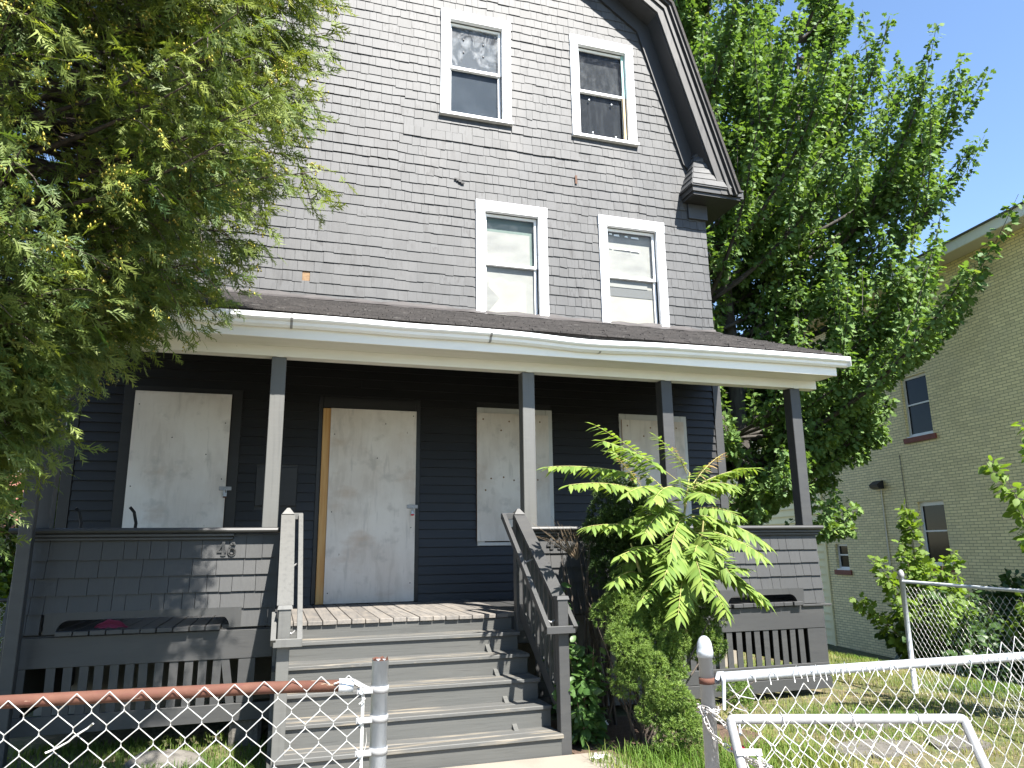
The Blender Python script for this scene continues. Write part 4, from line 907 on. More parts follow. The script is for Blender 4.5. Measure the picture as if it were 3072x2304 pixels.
for t in (.22, .52, .80):
    c = TL.lerp(TR, t); mb = MB(); mb.tube([c+gn*.018-GU*.03, c+gn*.022, c+GU*.020+gn*.01, c+GU*.020-gn*.012, c-gn*.018-GU*.02], .0018, 5); mb.build('tie_wire', 'wire', gate, True)
# --- chain and padlock
ch = thing('chain', 'steel chain wrapped around the capped fence post and the leaning gate', 'chain', (PXR, FY-.1, 1.0))
def link_mesh():
    mb = MB(); n = 12; P = []
    for k in range(n+1):
        t = 2*math.pi*k/n; P.append((.0135*math.cos(t)+(.006 if math.cos(t) > 0 else -.006), .0075*math.sin(t), 0))
    mb.tube(P, .0022, 5, False); return mb.mesh('link', 'chain_metal', True)
LM = link_mesh()
def chain_path(pts, step=.0215):
    pts = [Vector(p) for p in pts]; out = []; k = 0; acc = 0
    for a, b in zip(pts[:-1], pts[1:]):
        L_ = (b-a).length; d = (b-a).normalized()
        while acc < L_:
            q_ = d.to_track_quat('X', 'Z').to_euler(); p_ = a+d*acc
            o = inst('link', LM, ch, p_); o.rotation_mode = 'QUATERNION'
            from mathutils import Quaternion
            o.rotation_quaternion = d.to_track_quat('X', 'Z') @ Quaternion((1, 0, 0), rad(90*(k % 2)+random.uniform(-25, 25))); k += 1; acc += step
        acc -= L_
def ringpts(z0, r_, n, a0, a1, dz=0): return [(PXR+r_*math.cos(a0+(a1-a0)*k/n), FY+r_*math.sin(a0+(a1-a0)*k/n), z0+dz*k/n) for k in range(n+1)]
chain_path(ringpts(1.135, .033, 12, math.pi*1.0, math.pi*2.15, -.03))
chain_path(ringpts(1.112, .036, 12, math.pi*.95, math.pi*2.1, .012))
chain_path(ringpts(1.125, .034, 8, math.pi*.1, math.pi*1.0, 0))
chain_path([(PXR-.034, FY-.012, 1.12), (PXR-.028, FY-.036, 1.07), (PXR-.005, FY-.045, 1.03), (PXR+.03, FY-.09, .995), (PXR+.05, FY-.16, .975), (PXR+.072, FY-.235, .968)])
chain_path([(PXR-.01, FY-.037, 1.115), (PXR+.018, FY-.05, 1.09), (PXR+.035, FY-.09, 1.06)])
chain_path([(PXR+.030, FY-.13, .995), (PXR+.05, FY-.2, .985), (PXR+.085, FY-.235, .972), (PXR+.095, FY-.22, .96)])
chain_path([(PXR+.042, FY-.10, 1.03), (PXR+.048, FY-.12, .99), (PXR+.055, FY-.15, .93), (PXR+.053, FY-.12, .90), (PXR+.046, FY-.1, .93)])
lk = thing('padlock', 'rusty padlock with a red base hanging on the chain', 'padlock', (PXR+.04, FY-.1, 1.03))
lc = Vector((PXR+.040, FY-.115, 1.035))
MB().bbox(lc.x-.021, lc.x+.021, lc.y-.010, lc.y+.010, lc.z-.018, lc.z+.020, .004).build('body', 'brass', lk)
MB().bbox(lc.x-.023, lc.x+.023, lc.y-.012, lc.y+.012, lc.z-.034, lc.z-.018, .004).build('bumper', 'red_plastic', lk)
MB().tube([lc+Vector(v_) for v_ in ((-.012, 0, .018), (-.012, 0, .066), (-.006, 0, .080), (.006, 0, .080), (.012, 0, .066), (.012, 0, .018))], .0038, 8).build('shackle', 'galv', lk, True)
# --- side fence at the back right
fb = thing('chain_link_fence', 'chain-link side fence with a rounded post cap beside the brick building', 'fence', (6.9, 6.9, 0))
bp_ = Vector((7.20, 7.32, 0)); bd = Vector((-.20, -.98, 0)).normalized()
MB().tube([(bp_.x, bp_.y, -.05), (bp_.x, bp_.y, 1.36)], .030, 14).build('post', 'galv', fb, True)
MB().lathe((bp_.x, bp_.y, 1.36), [(.034, -.05), (.035, -.01), (.033, .01), (.026, .03), (.012, .045), (.001, .048)], 14).build('post_cap', 'galv_white', fb, True)
e_ = bp_+bd*4.6
MB().tube([(bp_.x, bp_.y, 1.27), (e_.x, e_.y, 1.24)], .019, 10).build('top_rail', 'galv', fb, True)
MB().tube([(e_.x, e_.y, -.05), (e_.x, e_.y, 1.3)], .026, 12).build('post', 'galv', fb, True)
def fnb(u, v, n_): p = bp_+bd*u; s_ = .05*math.sin(min(u, 2.5)); return (p.x+n_+.03*math.sin(u*2+v*2), p.y, v-s_*.5)
chainlink(.06, 1.22, 104, .0425, .10, 12, fnb, .0014, parent=fb)
# --- far left fence
ff = thing('chain_link_fence', 'dark chain-link fence seen past the left porch corner', 'fence', (-4, 10.5, 0))
MB().tube([(-8, 10.5, 1.19), (-2.6, 10.5, 1.19)], .022, 8).build('top_rail', 'dark_metal', ff, True)
for x in (-2.6, -5.2): MB().tube([(x, 10.5, -.05), (x, 10.5, 1.22)], .025, 8).build('post', 'dark_metal', ff, True)
chainlink(-5.2, 1.18, 60, .0425, .10, 11, lambda u, v, n_: (u, 10.49+n_, v), .0022, parent=ff)

# ================================================================== SMALL THINGS
rk = MB(); 
def blob(c, r, n=10, m=8, seed=1, flat=1.):
    mb = MB(); rr_ = random.Random(seed); V = []; F = []
    ph = [rr_.uniform(0, 6) for _ in range(6)]
    for i in range(m+1):
        th = math.pi*i/m
        for j in range(n):
            a = 2*math.pi*j/n; k = 1+.14*math.sin(2*a+ph[0]+th)+.10*math.sin(3*a+ph[1]-2*th)+.06*math.sin(5*th+ph[2]+a)
            V.append((c[0]+r[0]*k*math.sin(th)*math.cos(a), c[1]+r[1]*k*math.sin(th)*math.sin(a), c[2]+r[2]*k*math.cos(th)))
    for i in range(m):
        for j in range(n): F.append((i*n+j, (i+1)*n+j, (i+1)*n+(j+1) % n, i*n+(j+1) % n))
    mb.add(V, F); return mb
tag(blob((-.78, 7.15, .0), (.30, .14, .11), 14, 10, 4).build('rock', 'stone', None, True), 'flat pale boulder lying in the grass under the left porch wall', 'rock')
def flag(x, y, rx, ry, seed, label):
    r_ = random.Random(seed); n = 9; z0 = float(gz(np.array(x), np.array(y)))
    pts = [(x+rx*math.cos(2*math.pi*k/n)*r_.uniform(.8, 1.1), y+ry*math.sin(2*math.pi*k/n)*r_.uniform(.8, 1.1)) for k in range(n)]
    mb = MB(); mb.add([(a, b, z0-.03) for a, b in pts]+[(a, b, z0+.03) for a, b in pts], [tuple(range(n-1, -1, -1)), tuple(range(n, 2*n))]+[(k, (k+1) % n, n+(k+1) % n, n+k) for k in range(n)])
    tag(mb.build('flagstone', 'stone'), label, 'flagstone', 'flagstones in the right yard')
for i, (x, y, a, b, l) in enumerate(((5.0, 5.6, .42, .26, 'nearest flat flagstone in the grass behind the leaning gate'), (5.8, 5.5, .30, .22, 'rightmost flat flagstone in the grass behind the leaning gate'), (5.6, 6.35, .45, .2, 'farthest flat flagstone in the right yard grass'))): flag(x, y, a, b, i, l)
def scrap(c, s, seed, label):
    r_ = random.Random(seed); mb = MB(); n = 5
    for i in range(n+1):
        for j in range(n+1): mb.v.append((c[0]+(i/n-.5)*s+r_.uniform(-.012, .012), c[1]+(j/n-.5)*s*.7+r_.uniform(-.012, .012), c[2]+.03+r_.uniform(-.02, .02)))
    for i in range(n):
        for j in range(n): a = i*(n+1)+j; mb.f.append((a, a+n+1, a+n+2, a+1)); mb.m.append(0)
    tag(mb.build('plastic_scrap', 'litter'), label, 'litter', 'white litter by the steps')
scrap((2.62, 6.05, .01), .13, 1, 'crumpled white plastic scrap on the soil beside the steps')
scrap((2.95, 6.75, .10), .14, 2, 'crumpled white plastic bag under the conifer shrub')
mb = MB(); n = 10
for i in range(n+1):
    for j in range(5):
        u = i/n; mb.v.append((-1.50+.28*u, 7.595-.03*math.sin(u*3.1)+.012*j*0+(-.02 if j > 2 else 0)+.004*math.sin(i*2.3+j), 1.075+.075*j/4*math.sin(u*3.0+.14)+.006*math.sin(i*1.9)))
for i in range(n):
    for j in range(4): a = i*5+j; mb.f.append((a, a+5, a+6, a+1)); mb.m.append(0)
tag(mb.build('pink_cloth', 'pink_cloth', None, True), 'magenta cloth lying in the slot of the left porch wall', 'cloth')
tag(MB().tube([(-1.98, 8.6, 1.07), (-1.95, 8.55, 1.7), (-1.90, 8.5, 2.02), (-1.92, 8.46, 2.13), (-1.95, 8.44, 2.17)], .014, 8).build('handle_bar', 'black', None, True), 'left curved black handle poking above the left porch wall', 'handle', 'handles behind the porch wall')
tag(MB().tube([(-1.46, 8.6, 1.07), (-1.43, 8.55, 1.7), (-1.40, 8.5, 2.02), (-1.42, 8.46, 2.13), (-1.46, 8.44, 2.18)], .016, 8).build('handle_bar', 'black', None, True), 'right curved black handle in front of the left boarded door', 'handle', 'handles behind the porch wall')

# ================================================================== PLANTS
def tubes_np(paths, radii, ns=5):
    Vs = []; Fs = []; off = 0
    for P, R_ in zip(paths, radii):
        P = np.asarray(P, float); d = norm(np.gradient(P, axis=0)); ref = np.array([.31, .2, .93]) if abs(d[0][2]) < .8 else np.array([.9, .3, .1])
        a = norm(np.cross(d, ref)); b = np.cross(d, a); R_ = np.asarray(R_)[:, None]
        ring = np.stack([P+(a*math.cos(2*math.pi*k/ns)+b*math.sin(2*math.pi*k/ns))*R_ for k in range(ns)], 1); n = len(P)
        Vs.append(ring.reshape(-1, 3)); idx = off+np.arange(n-1)[:, None]*ns+np.arange(ns)[None]; idx2 = off+np.arange(n-1)[:, None]*ns+(np.arange(ns)[None]+1) % ns
        Fs.append(np.stack([idx, idx2, idx2+ns, idx+ns], -1).reshape(-1, 4)); off += n*ns
    return np.concatenate(Vs), np.concatenate(Fs)
def branch_obj(name, paths, radii, m, parent, ns=5, stuff=False):
    V, F = tubes_np(paths, radii, ns); return np_obj(name, np_mesh(name, V, F, m, smooth=True), parent, stuff)
def bez(a, b, c, n=8):
    t = np.linspace(0, 1, n)[:, None]; return a*(1-t)**2+b*2*t*(1-t)+c*t*t

# --- arborvitae (white cedar) at the left
def cedar_template(seed):
    quads = []; r_ = random.Random(seed)
    def seg(p, q, w):
        p = np.array(p); q = np.array(q); d = (q-p)/np.linalg.norm(q-p); s = np.array([-d[1], d[0]])*w
        zb = lambda r: -.16*r[0]**2-.22*r[1]**2
        quads.append([(*(p-s*.75), zb(p)), (*q, zb(q)), (*(p+s*.75), zb(p))])
    seg((0, 0), (1, 0), .05); sg = 1
    for i in range(9):
        x = .12+.095*i+r_.uniform(-.02, .02); L = (.52*(1-.6*(i/9)**1.4))*r_.uniform(.55, 1.15); a = rad(r_.uniform(28, 55)); sg = -sg if r_.random() < .85 else sg
        e = (x+L*math.cos(a), sg*L*math.sin(a)); seg((x, 0), e, .050)
        if i in (1, 2, 4): p = (x+L*.45*math.cos(a), sg*L*.45*math.sin(a)); L2 = L*.55; a2 = a+rad(r_.choice((-35, 32))); seg(p, (p[0]+L2*math.cos(a2), p[1]+sg*L2*math.sin(a2)), .044)
    q = np.array(quads); return q.reshape(-1, 3), np.arange(len(q)*3).reshape(-1, 3)
CTS = [cedar_template(k) for k in range(5)]
cedar = thing('arborvitae_tree', 'large arborvitae with drooping green sprays and yellow cones at the left', 'tree', (-2.15, 5.0, 0))
TX = np.array([-2.15, 5.0])
def crownR(z): return float(np.interp(z, [1.6, 2.05, 2.6, 3.0, 3.4, 4.3, 6.0, 7.5, 9.5, 11.5, 13], [.35, .55, .70, .95, 1.55, 2.2, 2.4, 2.35, 1.75, .9, .15]))
trunk = [np.array([[-2.15, 5.0, -.1], [-2.15, 5.0, 1.5], [-2.12, 5.02, 4], [-2.15, 5, 7], [-2.15, 5, 12.6]]), np.array([[-2.1, 4.95, 1.2], [-1.9, 4.9, 3.2], [-1.7, 4.9, 6], [-1.6, 4.9, 9]])]
paths = list(trunk); radii = [[.22, .2, .16, .1, .02], [.1, .09, .06, .02]]
sp, sd_, stint, scone = [], [], [], []
R2 = np.random.default_rng(21)
for i in range(860):
    z0 = R2.uniform(1.8, 12.2) if R2.random() < .25 else R2.uniform(2.4, 8.5); az = R2.uniform(-math.pi, math.pi)
    vis = math.cos(az) > -.45
    if not vis and R2.random() < .75: continue
    R_ = crownR(z0)*R2.uniform(.70, 1.03)
    if math.sin(az) > .3: R_ = min(R_, 2.05/max(.3, math.sin(az)))
    u = np.array([math.cos(az), math.sin(az), 0]); p0 = np.array([*TX, z0-R_*.10]); e = np.array([*TX, z0])+u*R_
    mid = (p0+e)/2+np.array([0, 0, -.22*R_*R2.uniform(.2, 1)])
    P = bez(p0, mid, e, 9); paths.append(P); radii.append(np.linspace(.030, .004, 9)*R2.uniform(.6, 1.1))
    nt_ = int(7+11*R_/2.4)
    for k in range(nt_):
        t = R2.uniform(.30, 1.0)**.7; idx = t*8; a = P[int(idx)]+(P[min(8, int(idx)+1)]-P[int(idx)])*(idx % 1)
        side = np.array([-u[1], u[0], 0])*R2.choice([-1, 1])
        dr = norm(u*R2.uniform(.2, .9)+side*R2.uniform(.1, 1.0)+np.array([0, 0, R2.uniform(-.75, .35)]))
        L_ = R2.uniform(.18, .5)*(1.1-.4*t); b = a+dr*L_; c = b+np.array([0, 0, -.10*L_])
        if k % 4 == 0: paths.append(bez(a, (a+b)/2+np.array([0, 0, .05]), c, 4)); radii.append(np.linspace(.006, .002, 4))
        clump_t = R2.random()
        for s in range(R2.integers(6, 11)):
            f = R2.uniform(.1, 1.1); q_ = a+(c-a)*f+R2.normal(0, .045, 3)
            d = norm(dr*.7+u*.3+R2.normal(0, .5, 3)+np.array([0, 0, -.35]))
            sp.append(q_); sd_.append(d)
            stint.append(np.clip(.40*clump_t+.35*R2.random()+.25*(f > .8)*R2.random()+(.05 if z0 > 4 else -.1), 0, 1)); scone.append(z0 > 3.0 and clump_t > .74 and f > .5 and math.cos(az) > -.4 and R2.random() < .5)
# drooping low skirt on the trunk side
sp = np.array(sp); sd_ = np.array(sd_); stint = np.array(stint); scone = np.array(scone)
upv = norm(np.cross(sd_, R2.normal(0, 1, sd_.shape))*.8+np.array([.1, -.5, .5]))
ssz = R2.uniform(.075, .165, len(sp)); vi = R2.integers(0, 5, len(sp)); VV, FF, TTt = [], [], []; off = 0
for k in range(5):
    s_ = vi == k; V, F, T = scatter(CTS[k][0], CTS[k][1], sp[s_], frames(sd_[s_], upv[s_]), ssz[s_], stint[s_]); VV.append(V); FF.append(F+off); TTt.append(T); off += len(V)
np_obj('foliage', np_mesh('foliage', np.concatenate(VV), np.concatenate(FF), 'leaf_cedar', tint=np.concatenate(TTt)), cedar)
oc = np.array([(1, .6, -.6), (-1, .6, -.6), (0, -1.1, -.6), (0, 0, 1.3)])*.0075; of = np.array([(0, 1, 3), (1, 2, 3), (2, 0, 3), (0, 2, 1)])
cpz = np.repeat(sp[scone]+sd_[scone]*.08, 5, axis=0); cpz = cpz+R2.normal(0, .020, cpz.shape)
V, F, T = scatter(oc, of, cpz, np.repeat(np.eye(3)[None], len(cpz), 0), R2.uniform(.8, 1.4, len(cpz)), R2.random(len(cpz)))
np_obj('cones', np_mesh('cones', V, F, 'leaf_cone', tint=T), cedar)
branch_obj('trunk', paths[:2], radii[:2], 'bark', cedar, 10)
branch_obj('branches', paths[2:], radii[2:], 'bark', cedar, 4, True)

# --- maple behind the house corner
def maple_template():
    o_ = [(0, 0), (.30, -.46), (.46, -.18), (.66, -.30), (1, 0), (.66, .30), (.46, .18), (.30, .46)]
    v = [(x, y, -.12*abs(y)-.10*x*x) for x, y in o_]
    return np.array(v), np.array([(0, 1, 2), (0, 2, 6), (2, 3, 4), (2, 4, 6), (4, 5, 6), (0, 6, 7)])
MT, MF = maple_template()
def leaf_tree(root, shoots, nper, size, m, name='crown', spread=.20, rng=None, T=(MT, MF), tintf=None, droop=.55):
    pos, d, tn = [], [], []
    for (P, w, t0) in shoots:
        n = int(nper*w); k = len(P)-1
        t = t0+(1-t0)*rng.random(n); idx = t*k; i0 = np.minimum(idx.astype(int), k-1); fr0 = (idx-i0)[:, None]
        a = P[i0]*(1-fr0)+P[i0+1]*fr0; ax = norm(P[i0+1]-P[i0])
        off = rng.normal(0, 1, (n, 3)); off = norm(off-ax*np.sum(off*ax, 1, keepdims=True)*.6)
        rr_ = spread*(.35+.65*rng.random(n))*(1.15-.65*t)
        pos.append(a+off*rr_[:, None]); d.append(norm(off*.7+ax*.25+np.array([0, 0, -droop])+rng.normal(0, .3, (n, 3))))
        st_ = rng.random()*.35; tn.append(np.clip(st_+.5*rng.random(n)+.18*t, 0, 1))
    pos = np.concatenate(pos); d = np.concatenate(d); tn = np.concatenate(tn)
    up = norm(np.array([0, -.25, 1.])+rng.normal(0, .55, d.shape))
    V, F, Tt = scatter(T[0], T[1], pos, frames(d, up), rng.uniform(size[0], size[1], len(pos)), tn)
    return np_obj(name, np_mesh(name, V, F, m, tint=Tt), root)
maple = thing('maple_tree', 'tall green maple with upswept leafy shoots behind the right house corner', 'tree', (9.3, 13.2, 0))
R3 = np.random.default_rng(5); base = np.array([9.3, 13.2, -.3]); shoots = []; mp_, mr_ = [], []
mp_.append(np.array([base, base+[.05, 0, 2], base+[.0, .1, 4], base+[-.1, .1, 8], base+[0, .1, 13], base+[0, .1, 16.5]])); mr_.append([.24, .20, .17, .12, .07, .02])
mp_.append(np.array([base+[0, 0, 3.2], base+[-.9, -.1, 5.2], base+[-1.5, -.2, 9], base+[-1.7, -.2, 15]])); mr_.append([.13, .11, .08, .02])
mp_.append(np.array([base+[0, 0, 2.6], base+[.9, -.3, 5.0], base+[1.5, -.6, 8.5], base+[1.9, -.7, 14]])); mr_.append([.13, .11, .08, .02])
mp_.append(np.array([base+[-.5, .3, -.2], base+[-.55, .2, 3], base+[-.7, .5, 7], base+[-.9, .8, 14]])); mr_.append([.16, .13, .10, .02])
for i in range(230):
    hz = R3.uniform(.0, 1)**1.15; h = 1.9+hz*13.6; az = R3.uniform(-math.pi, math.pi) if R3.random() < .6 else R3.uniform(-1.5, .6)
    ti = R3.integers(0, 4); P = mp_[ti]; zz = np.clip(h, P[0, 2]+1, P[-1, 2]-.3)
    b0 = np.array([np.interp(zz, P[:, 2], P[:, 0]), np.interp(zz, P[:, 2], P[:, 1]), zz])
    L_ = np.interp(h, [2, 4, 6, 9, 12, 15.5], [4.4, 5.5, 4.9, 3.5, 2.5, 1.6])*R3.uniform(.55, 1.0)
    u = np.array([math.cos(az), math.sin(az), 0])
    if u[0] < -.1: L_ *= .55
    elif u[1] < .5: L_ *= float(np.interp(h, [2, 4.2, 6, 9, 11], [.66, .82, 1.08, 1.12, 1.0])) if i % 7 else 1.15
    rise = np.interp(h, [2, 3.5, 5, 9, 15], [.02, .35, .62, .95, 1.3])*R3.uniform(.75, 1.2)
    e = b0+u*L_*.82+np.array([0, 0, L_*rise]); mid = b0+u*L_*.55+np.array([0, 0, L_*rise*.22])
    if e[1] > 9.0 and e[0] < 7.4: e[0] = 7.4+R3.random()*.3; mid[0] = max(mid[0], 7.6)
    if e[0] > 13.9: e[0] = 13.9-R3.random()*.6; mid[0] = min(mid[0], 12.8)
    Q = bez(b0, mid, e, 10); mp_.append(Q); mr_.append(np.linspace(.035+.008*L_, .006, 10)); shoots.append((Q, L_/2.9, .30))
    for k in range(R3.integers(3, 7)):
        t = R3.uniform(.25, .85); j = int(t*9); s0 = Q[j]; tang = norm(Q[min(9, j+1)]-Q[j]); sv = R3.normal(0, 1, 3); sv[2] = abs(sv[2])*.6
        dr = norm(tang*.9+norm(sv)*.75); l2 = L_*R3.uniform(.22, .48); e2 = s0+dr*l2+np.array([0, 0, l2*.5])
        S = bez(s0, s0+dr*l2*.55, e2, 6); mp_.append(S); mr_.append(np.linspace(.014, .004, 6)); shoots.append((S, l2/3.0+.06, .15))
leaf_tree(maple, shoots, 232, (.095, .145), 'leaf_maple', 'crown', .185, R3)
branch_obj('trunk', mp_[:4], mr_[:4], 'bark_gray', maple, 10)
branch_obj('limbs', mp_[4:], mr_[4:], 'bark_gray', maple, 4, True)

# --- tree of heaven sapling in front of the right porch wall
AT = thing('ailanthus_sapling', 'young sapling with long feathery light green leaves in front of the right porch wall', 'sapling', (3.55, 6.55, 0))
R4 = np.random.default_rng(9)
stems = [np.array([[3.62, 6.62, 0], [3.70, 6.6, 1.0], [3.86, 6.62, 1.9], [3.98, 6.62, 2.45]]), np.array([[3.60, 6.6, .1], [3.52, 6.5, 1.0], [3.55, 6.45, 1.7], [3.50, 6.5, 2.22]]), np.array([[3.63, 6.6, .2], [3.74, 6.4, 1.1], [3.80, 6.25, 1.55], [3.84, 6.2, 1.95]]), np.array([[3.60, 6.6, .2], [3.4, 6.4, .9], [3.2, 6.3, 1.5], [3.12, 6.3, 1.75]])]
for P in stems: branch_obj('stem', [P], [[.022, .018, .014, .007]], 'stem_green', AT, 7)
def leaflet():
    o_ = [(0, 0), (.16, -.13), (.42, -.155), (.75, -.08), (1, 0), (.75, .08), (.42, .155), (.16, .13)]
    v = [(x, y, -.22*x*x-.12*abs(y)) for x, y in o_]+[(.25, 0, 0.0), (.6, 0, -.05)]
    return np.array(v), np.array([(0, 1, 8), (1, 2, 8), (2, 9, 8), (2, 3, 9), (3, 4, 9), (4, 5, 9), (5, 6, 9), (6, 8, 9), (6, 7, 8), (7, 0, 8)])
LT, LF = leaflet()
def compound(a, b, sag, npair, ll, tip=False):
    a = np.array(a, float); b = np.array(b, float); Lh = np.linalg.norm(b-a); mid = (a+b)/2+np.array([0, 0, sag]); P = bez(a, mid, b, 14)
    ts = np.linspace(.22, .97, npair); pos, d, sc, tn = [], [], [], []; side0 = norm(np.cross(b-a, [0, 0, 1.])+R4.normal(0, .12, 3))
    for j, t in enumerate(ts):
        i = min(12, int(t*13)); p = P[i]+(P[i+1]-P[i])*(t*13-i); tg = norm(P[i+1]-P[i])
        for sg in (1, -1):
            dv = norm(side0*sg*1.0+tg*(.35+.5*t)+np.array([0, 0, -.30])+R4.normal(0, .17, 3))
            pos.append(p); d.append(dv); sc.append(ll*(1.05-.45*abs(t-.45)**1.2*1.6)*R4.uniform(.88, 1.1)); tn.append(R4.random())
    pos.append(P[-1]); d.append(norm(P[-1]-P[-2])); sc.append(ll*.7); tn.append(.6)
    pos, d, sc, tn = map(np.array, (pos, d, sc, tn)); up = np.repeat(norm(np.array([[0, -.12, 1.]])), len(pos), 0)+R4.normal(0, .12, d.shape)
    V, F, T = scatter(LT, LF, pos, frames(d, norm(up)), sc, tn)
    tv, tf = tubes_np([P], [np.linspace(.0055, .0018, 14)], 4)
    # quads of the rachis as triangles
    tf3 = np.concatenate([tf[:, :3], tf[:, [0, 2, 3]]])
    Vv = np.concatenate([V, tv]); Ff = np.concatenate([F, tf3+len(V)]); mi = np.concatenate([np.zeros(len(F)), np.ones(len(tf3))]); Tt = np.concatenate([T, np.full(len(tv), .5)])
    np_obj('compound_leaf', np_mesh('compound_leaf', Vv, Ff, ['leaf_tip' if tip else 'leaf_ailanthus', 'stem_green'], mi=mi, tint=Tt), AT, False)
LEAVES = [([3.704, 6.6, 2.418], [2.829, 6.35, 2.854], 0.05, 12, 0.135, False), ([3.756, 6.5, 2.36], [2.801, 6.15, 2.675], 0.1, 14, 0.15, False), ([3.498, 6.5, 2.356], [2.328, 6.3, 2.442], 0.1, 15, 0.15, False), ([3.4, 6.4, 2.218], [2.399, 6.0, 2.251], 0.1, 13, 0.14, False), ([3.978, 6.6, 2.423], [3.554, 6.5, 2.794], 0.05, 9, 0.11, False), ([4.015, 6.62, 2.341], [4.438, 6.7, 2.661], 0.06, 8, 0.08, True), ([3.991, 6.6, 2.288], [4.682, 6.5, 2.494], 0.1, 12, 0.13, False), ([3.589, 6.4, 1.808], [2.565, 6.0, 1.894], 0.12, 14, 0.15, False), ([3.933, 6.55, 2.069], [4.229, 6.2, 1.994], 0.1, 11, 0.13, False), ([3.898, 6.5, 2.001], [4.448, 6.1, 1.727], 0.14, 14, 0.16, False), ([3.865, 6.4, 1.869], [4.249, 5.9, 1.62], 0.12, 14, 0.15, False), ([3.597, 6.3, 1.714], [2.81, 5.9, 1.642], 0.1, 11, 0.14, False), ([3.604, 6.4, 2.028], [3.039, 5.85, 1.83], 0.14, 12, 0.15, False), ([3.744, 6.4, 1.965], [3.215, 5.75, 1.659], 0.16, 12, 0.16, False), ([3.749, 6.3, 1.836], [3.704, 5.8, 1.652], 0.14, 12, 0.16, False), ([3.847, 6.35, 1.556], [4.328, 6.0, 1.201], 0.12, 14, 0.15, False), ([3.746, 6.3, 1.558], [3.762, 5.8, 1.157], 0.12, 13, 0.15, False), ([3.661, 6.25, 1.53], [3.231, 5.7, 1.157], 0.14, 12, 0.16, False), ([3.604, 6.3, 1.561], [2.95, 5.8, 1.281], 0.12, 11, 0.14, False), ([3.582, 6.4, 2.252], [2.907, 5.9, 2.177], 0.1, 12, 0.15, False), ([3.787, 6.5, 2.262], [3.11, 5.8, 2.114], 0.14, 12, 0.15, False), ([3.987, 6.6, 2.238], [3.881, 6.2, 2.463], 0.06, 9, 0.1, False), ([3.676, 6.6, 2.268], [3.174, 6.7, 2.636], 0.08, 13, 0.14, False), ([3.279, 6.3, 2.241], [2.937, 6.1, 2.5], 0.03, 9, 0.05, True), ([3.933, 6.6, 2.439], [3.683, 6.4, 2.661], 0.03, 9, 0.05, True), ([3.811, 6.3, 1.711], [3.89, 5.9, 1.475], 0.1, 12, 0.15, False), ([3.61, 6.2, 1.713], [3.055, 5.6, 1.448], 0.12, 12, 0.15, False), ([3.678, 6.2, 1.682], [3.426, 5.6, 1.385], 0.14, 12, 0.16, False), ([3.991, 6.6, 1.939], [4.703, 6.8, 1.841], 0.1, 12, 0.14, False), ([3.656, 6.5, 1.969], [3.251, 6.7, 1.977], 0.1, 12, 0.14, False), ([3.892, 6.5, 2.164], [3.707, 5.9, 2.154], 0.12, 11, 0.14, False)]
for (a, b, sag, n_, ll, tp_) in LEAVES: compound(a, b, sag, int(n_*1.4), ll*1.32, tp_)
for k in range(32):
    P = stems[k % 4]; t = R4.uniform(.45, .95); j = min(2, int(t*3)); a = P[j]+(P[j+1]-P[j])*(t*3-j); az = R4.uniform(-3.3, .3); L_ = R4.uniform(.4, .7)
    compound(a, a+np.array([math.cos(az)*L_, math.sin(az)*L_*.7, R4.uniform(-.10, .30)]), .10, 15, .165)

# --- conifer shrubs
def tuft_template(n=9):
    v, f = [], []; r_ = np.random.default_rng(2)
    for k in range(n):
        d = norm(np.array([r_.normal(), r_.normal(), .55+r_.random()*.9])); s = norm(np.cross(d, r_.normal(0, 1, 3)))*.10
        i = len(v); v += [tuple(-s), tuple(s), tuple(d)]; f.append((i, i+1, i+2))
    return np.array(v), np.array(f)
TT, TF = tuft_template()
def conifer(root, clumps, m, dens, size, rng, name='foliage'):
    pos, d, tn = [], [], []
    for (c, r, sq) in clumps:
        nsub = 18
        for q in range(nsub):
            sd0 = norm(rng.normal(0, 1, 3)+np.array([0, -.35, .25])); rs = r*rng.uniform(.28, .50); cs = np.array(c)+sd0*r*rng.uniform(.58, .85)*np.array([1, 1, sq]); n = int(dens*rs*rs*.62); st_ = rng.random()*.35
            dr = norm(rng.normal(0, 1, (n, 3))+sd0*.55); p = cs+dr*rs*(.90+.10*rng.random((n, 1))); keep = p[:, 2] > .03
            pos.append(p[keep]); d.append(norm(dr+rng.normal(0, .25, dr.shape)+np.array([0, 0, .2]))[keep]); tn.append(np.clip(st_+.65*rng.random(n), 0, 1)[keep])
    pos, d, tn = np.concatenate(pos), np.concatenate(d), np.concatenate(tn)
    fr0 = frames(np.cross(d, rng.normal(0, 1, d.shape)), d); fr0 = np.stack([fr0[..., 0], np.cross(d, fr0[..., 0]), d], -1)
    V, F, T = scatter(TT, TF, pos, fr0, rng.uniform(size[0], size[1], len(pos)), tn)
    return np_obj(name, np_mesh(name, V, F, m, tint=T), root)
R5 = np.random.default_rng(4)
sh1 = thing('dwarf_spruce', 'rounded yellow green dwarf spruce in clumps beside the steps', 'shrub', (3.2, 6.1, 0))
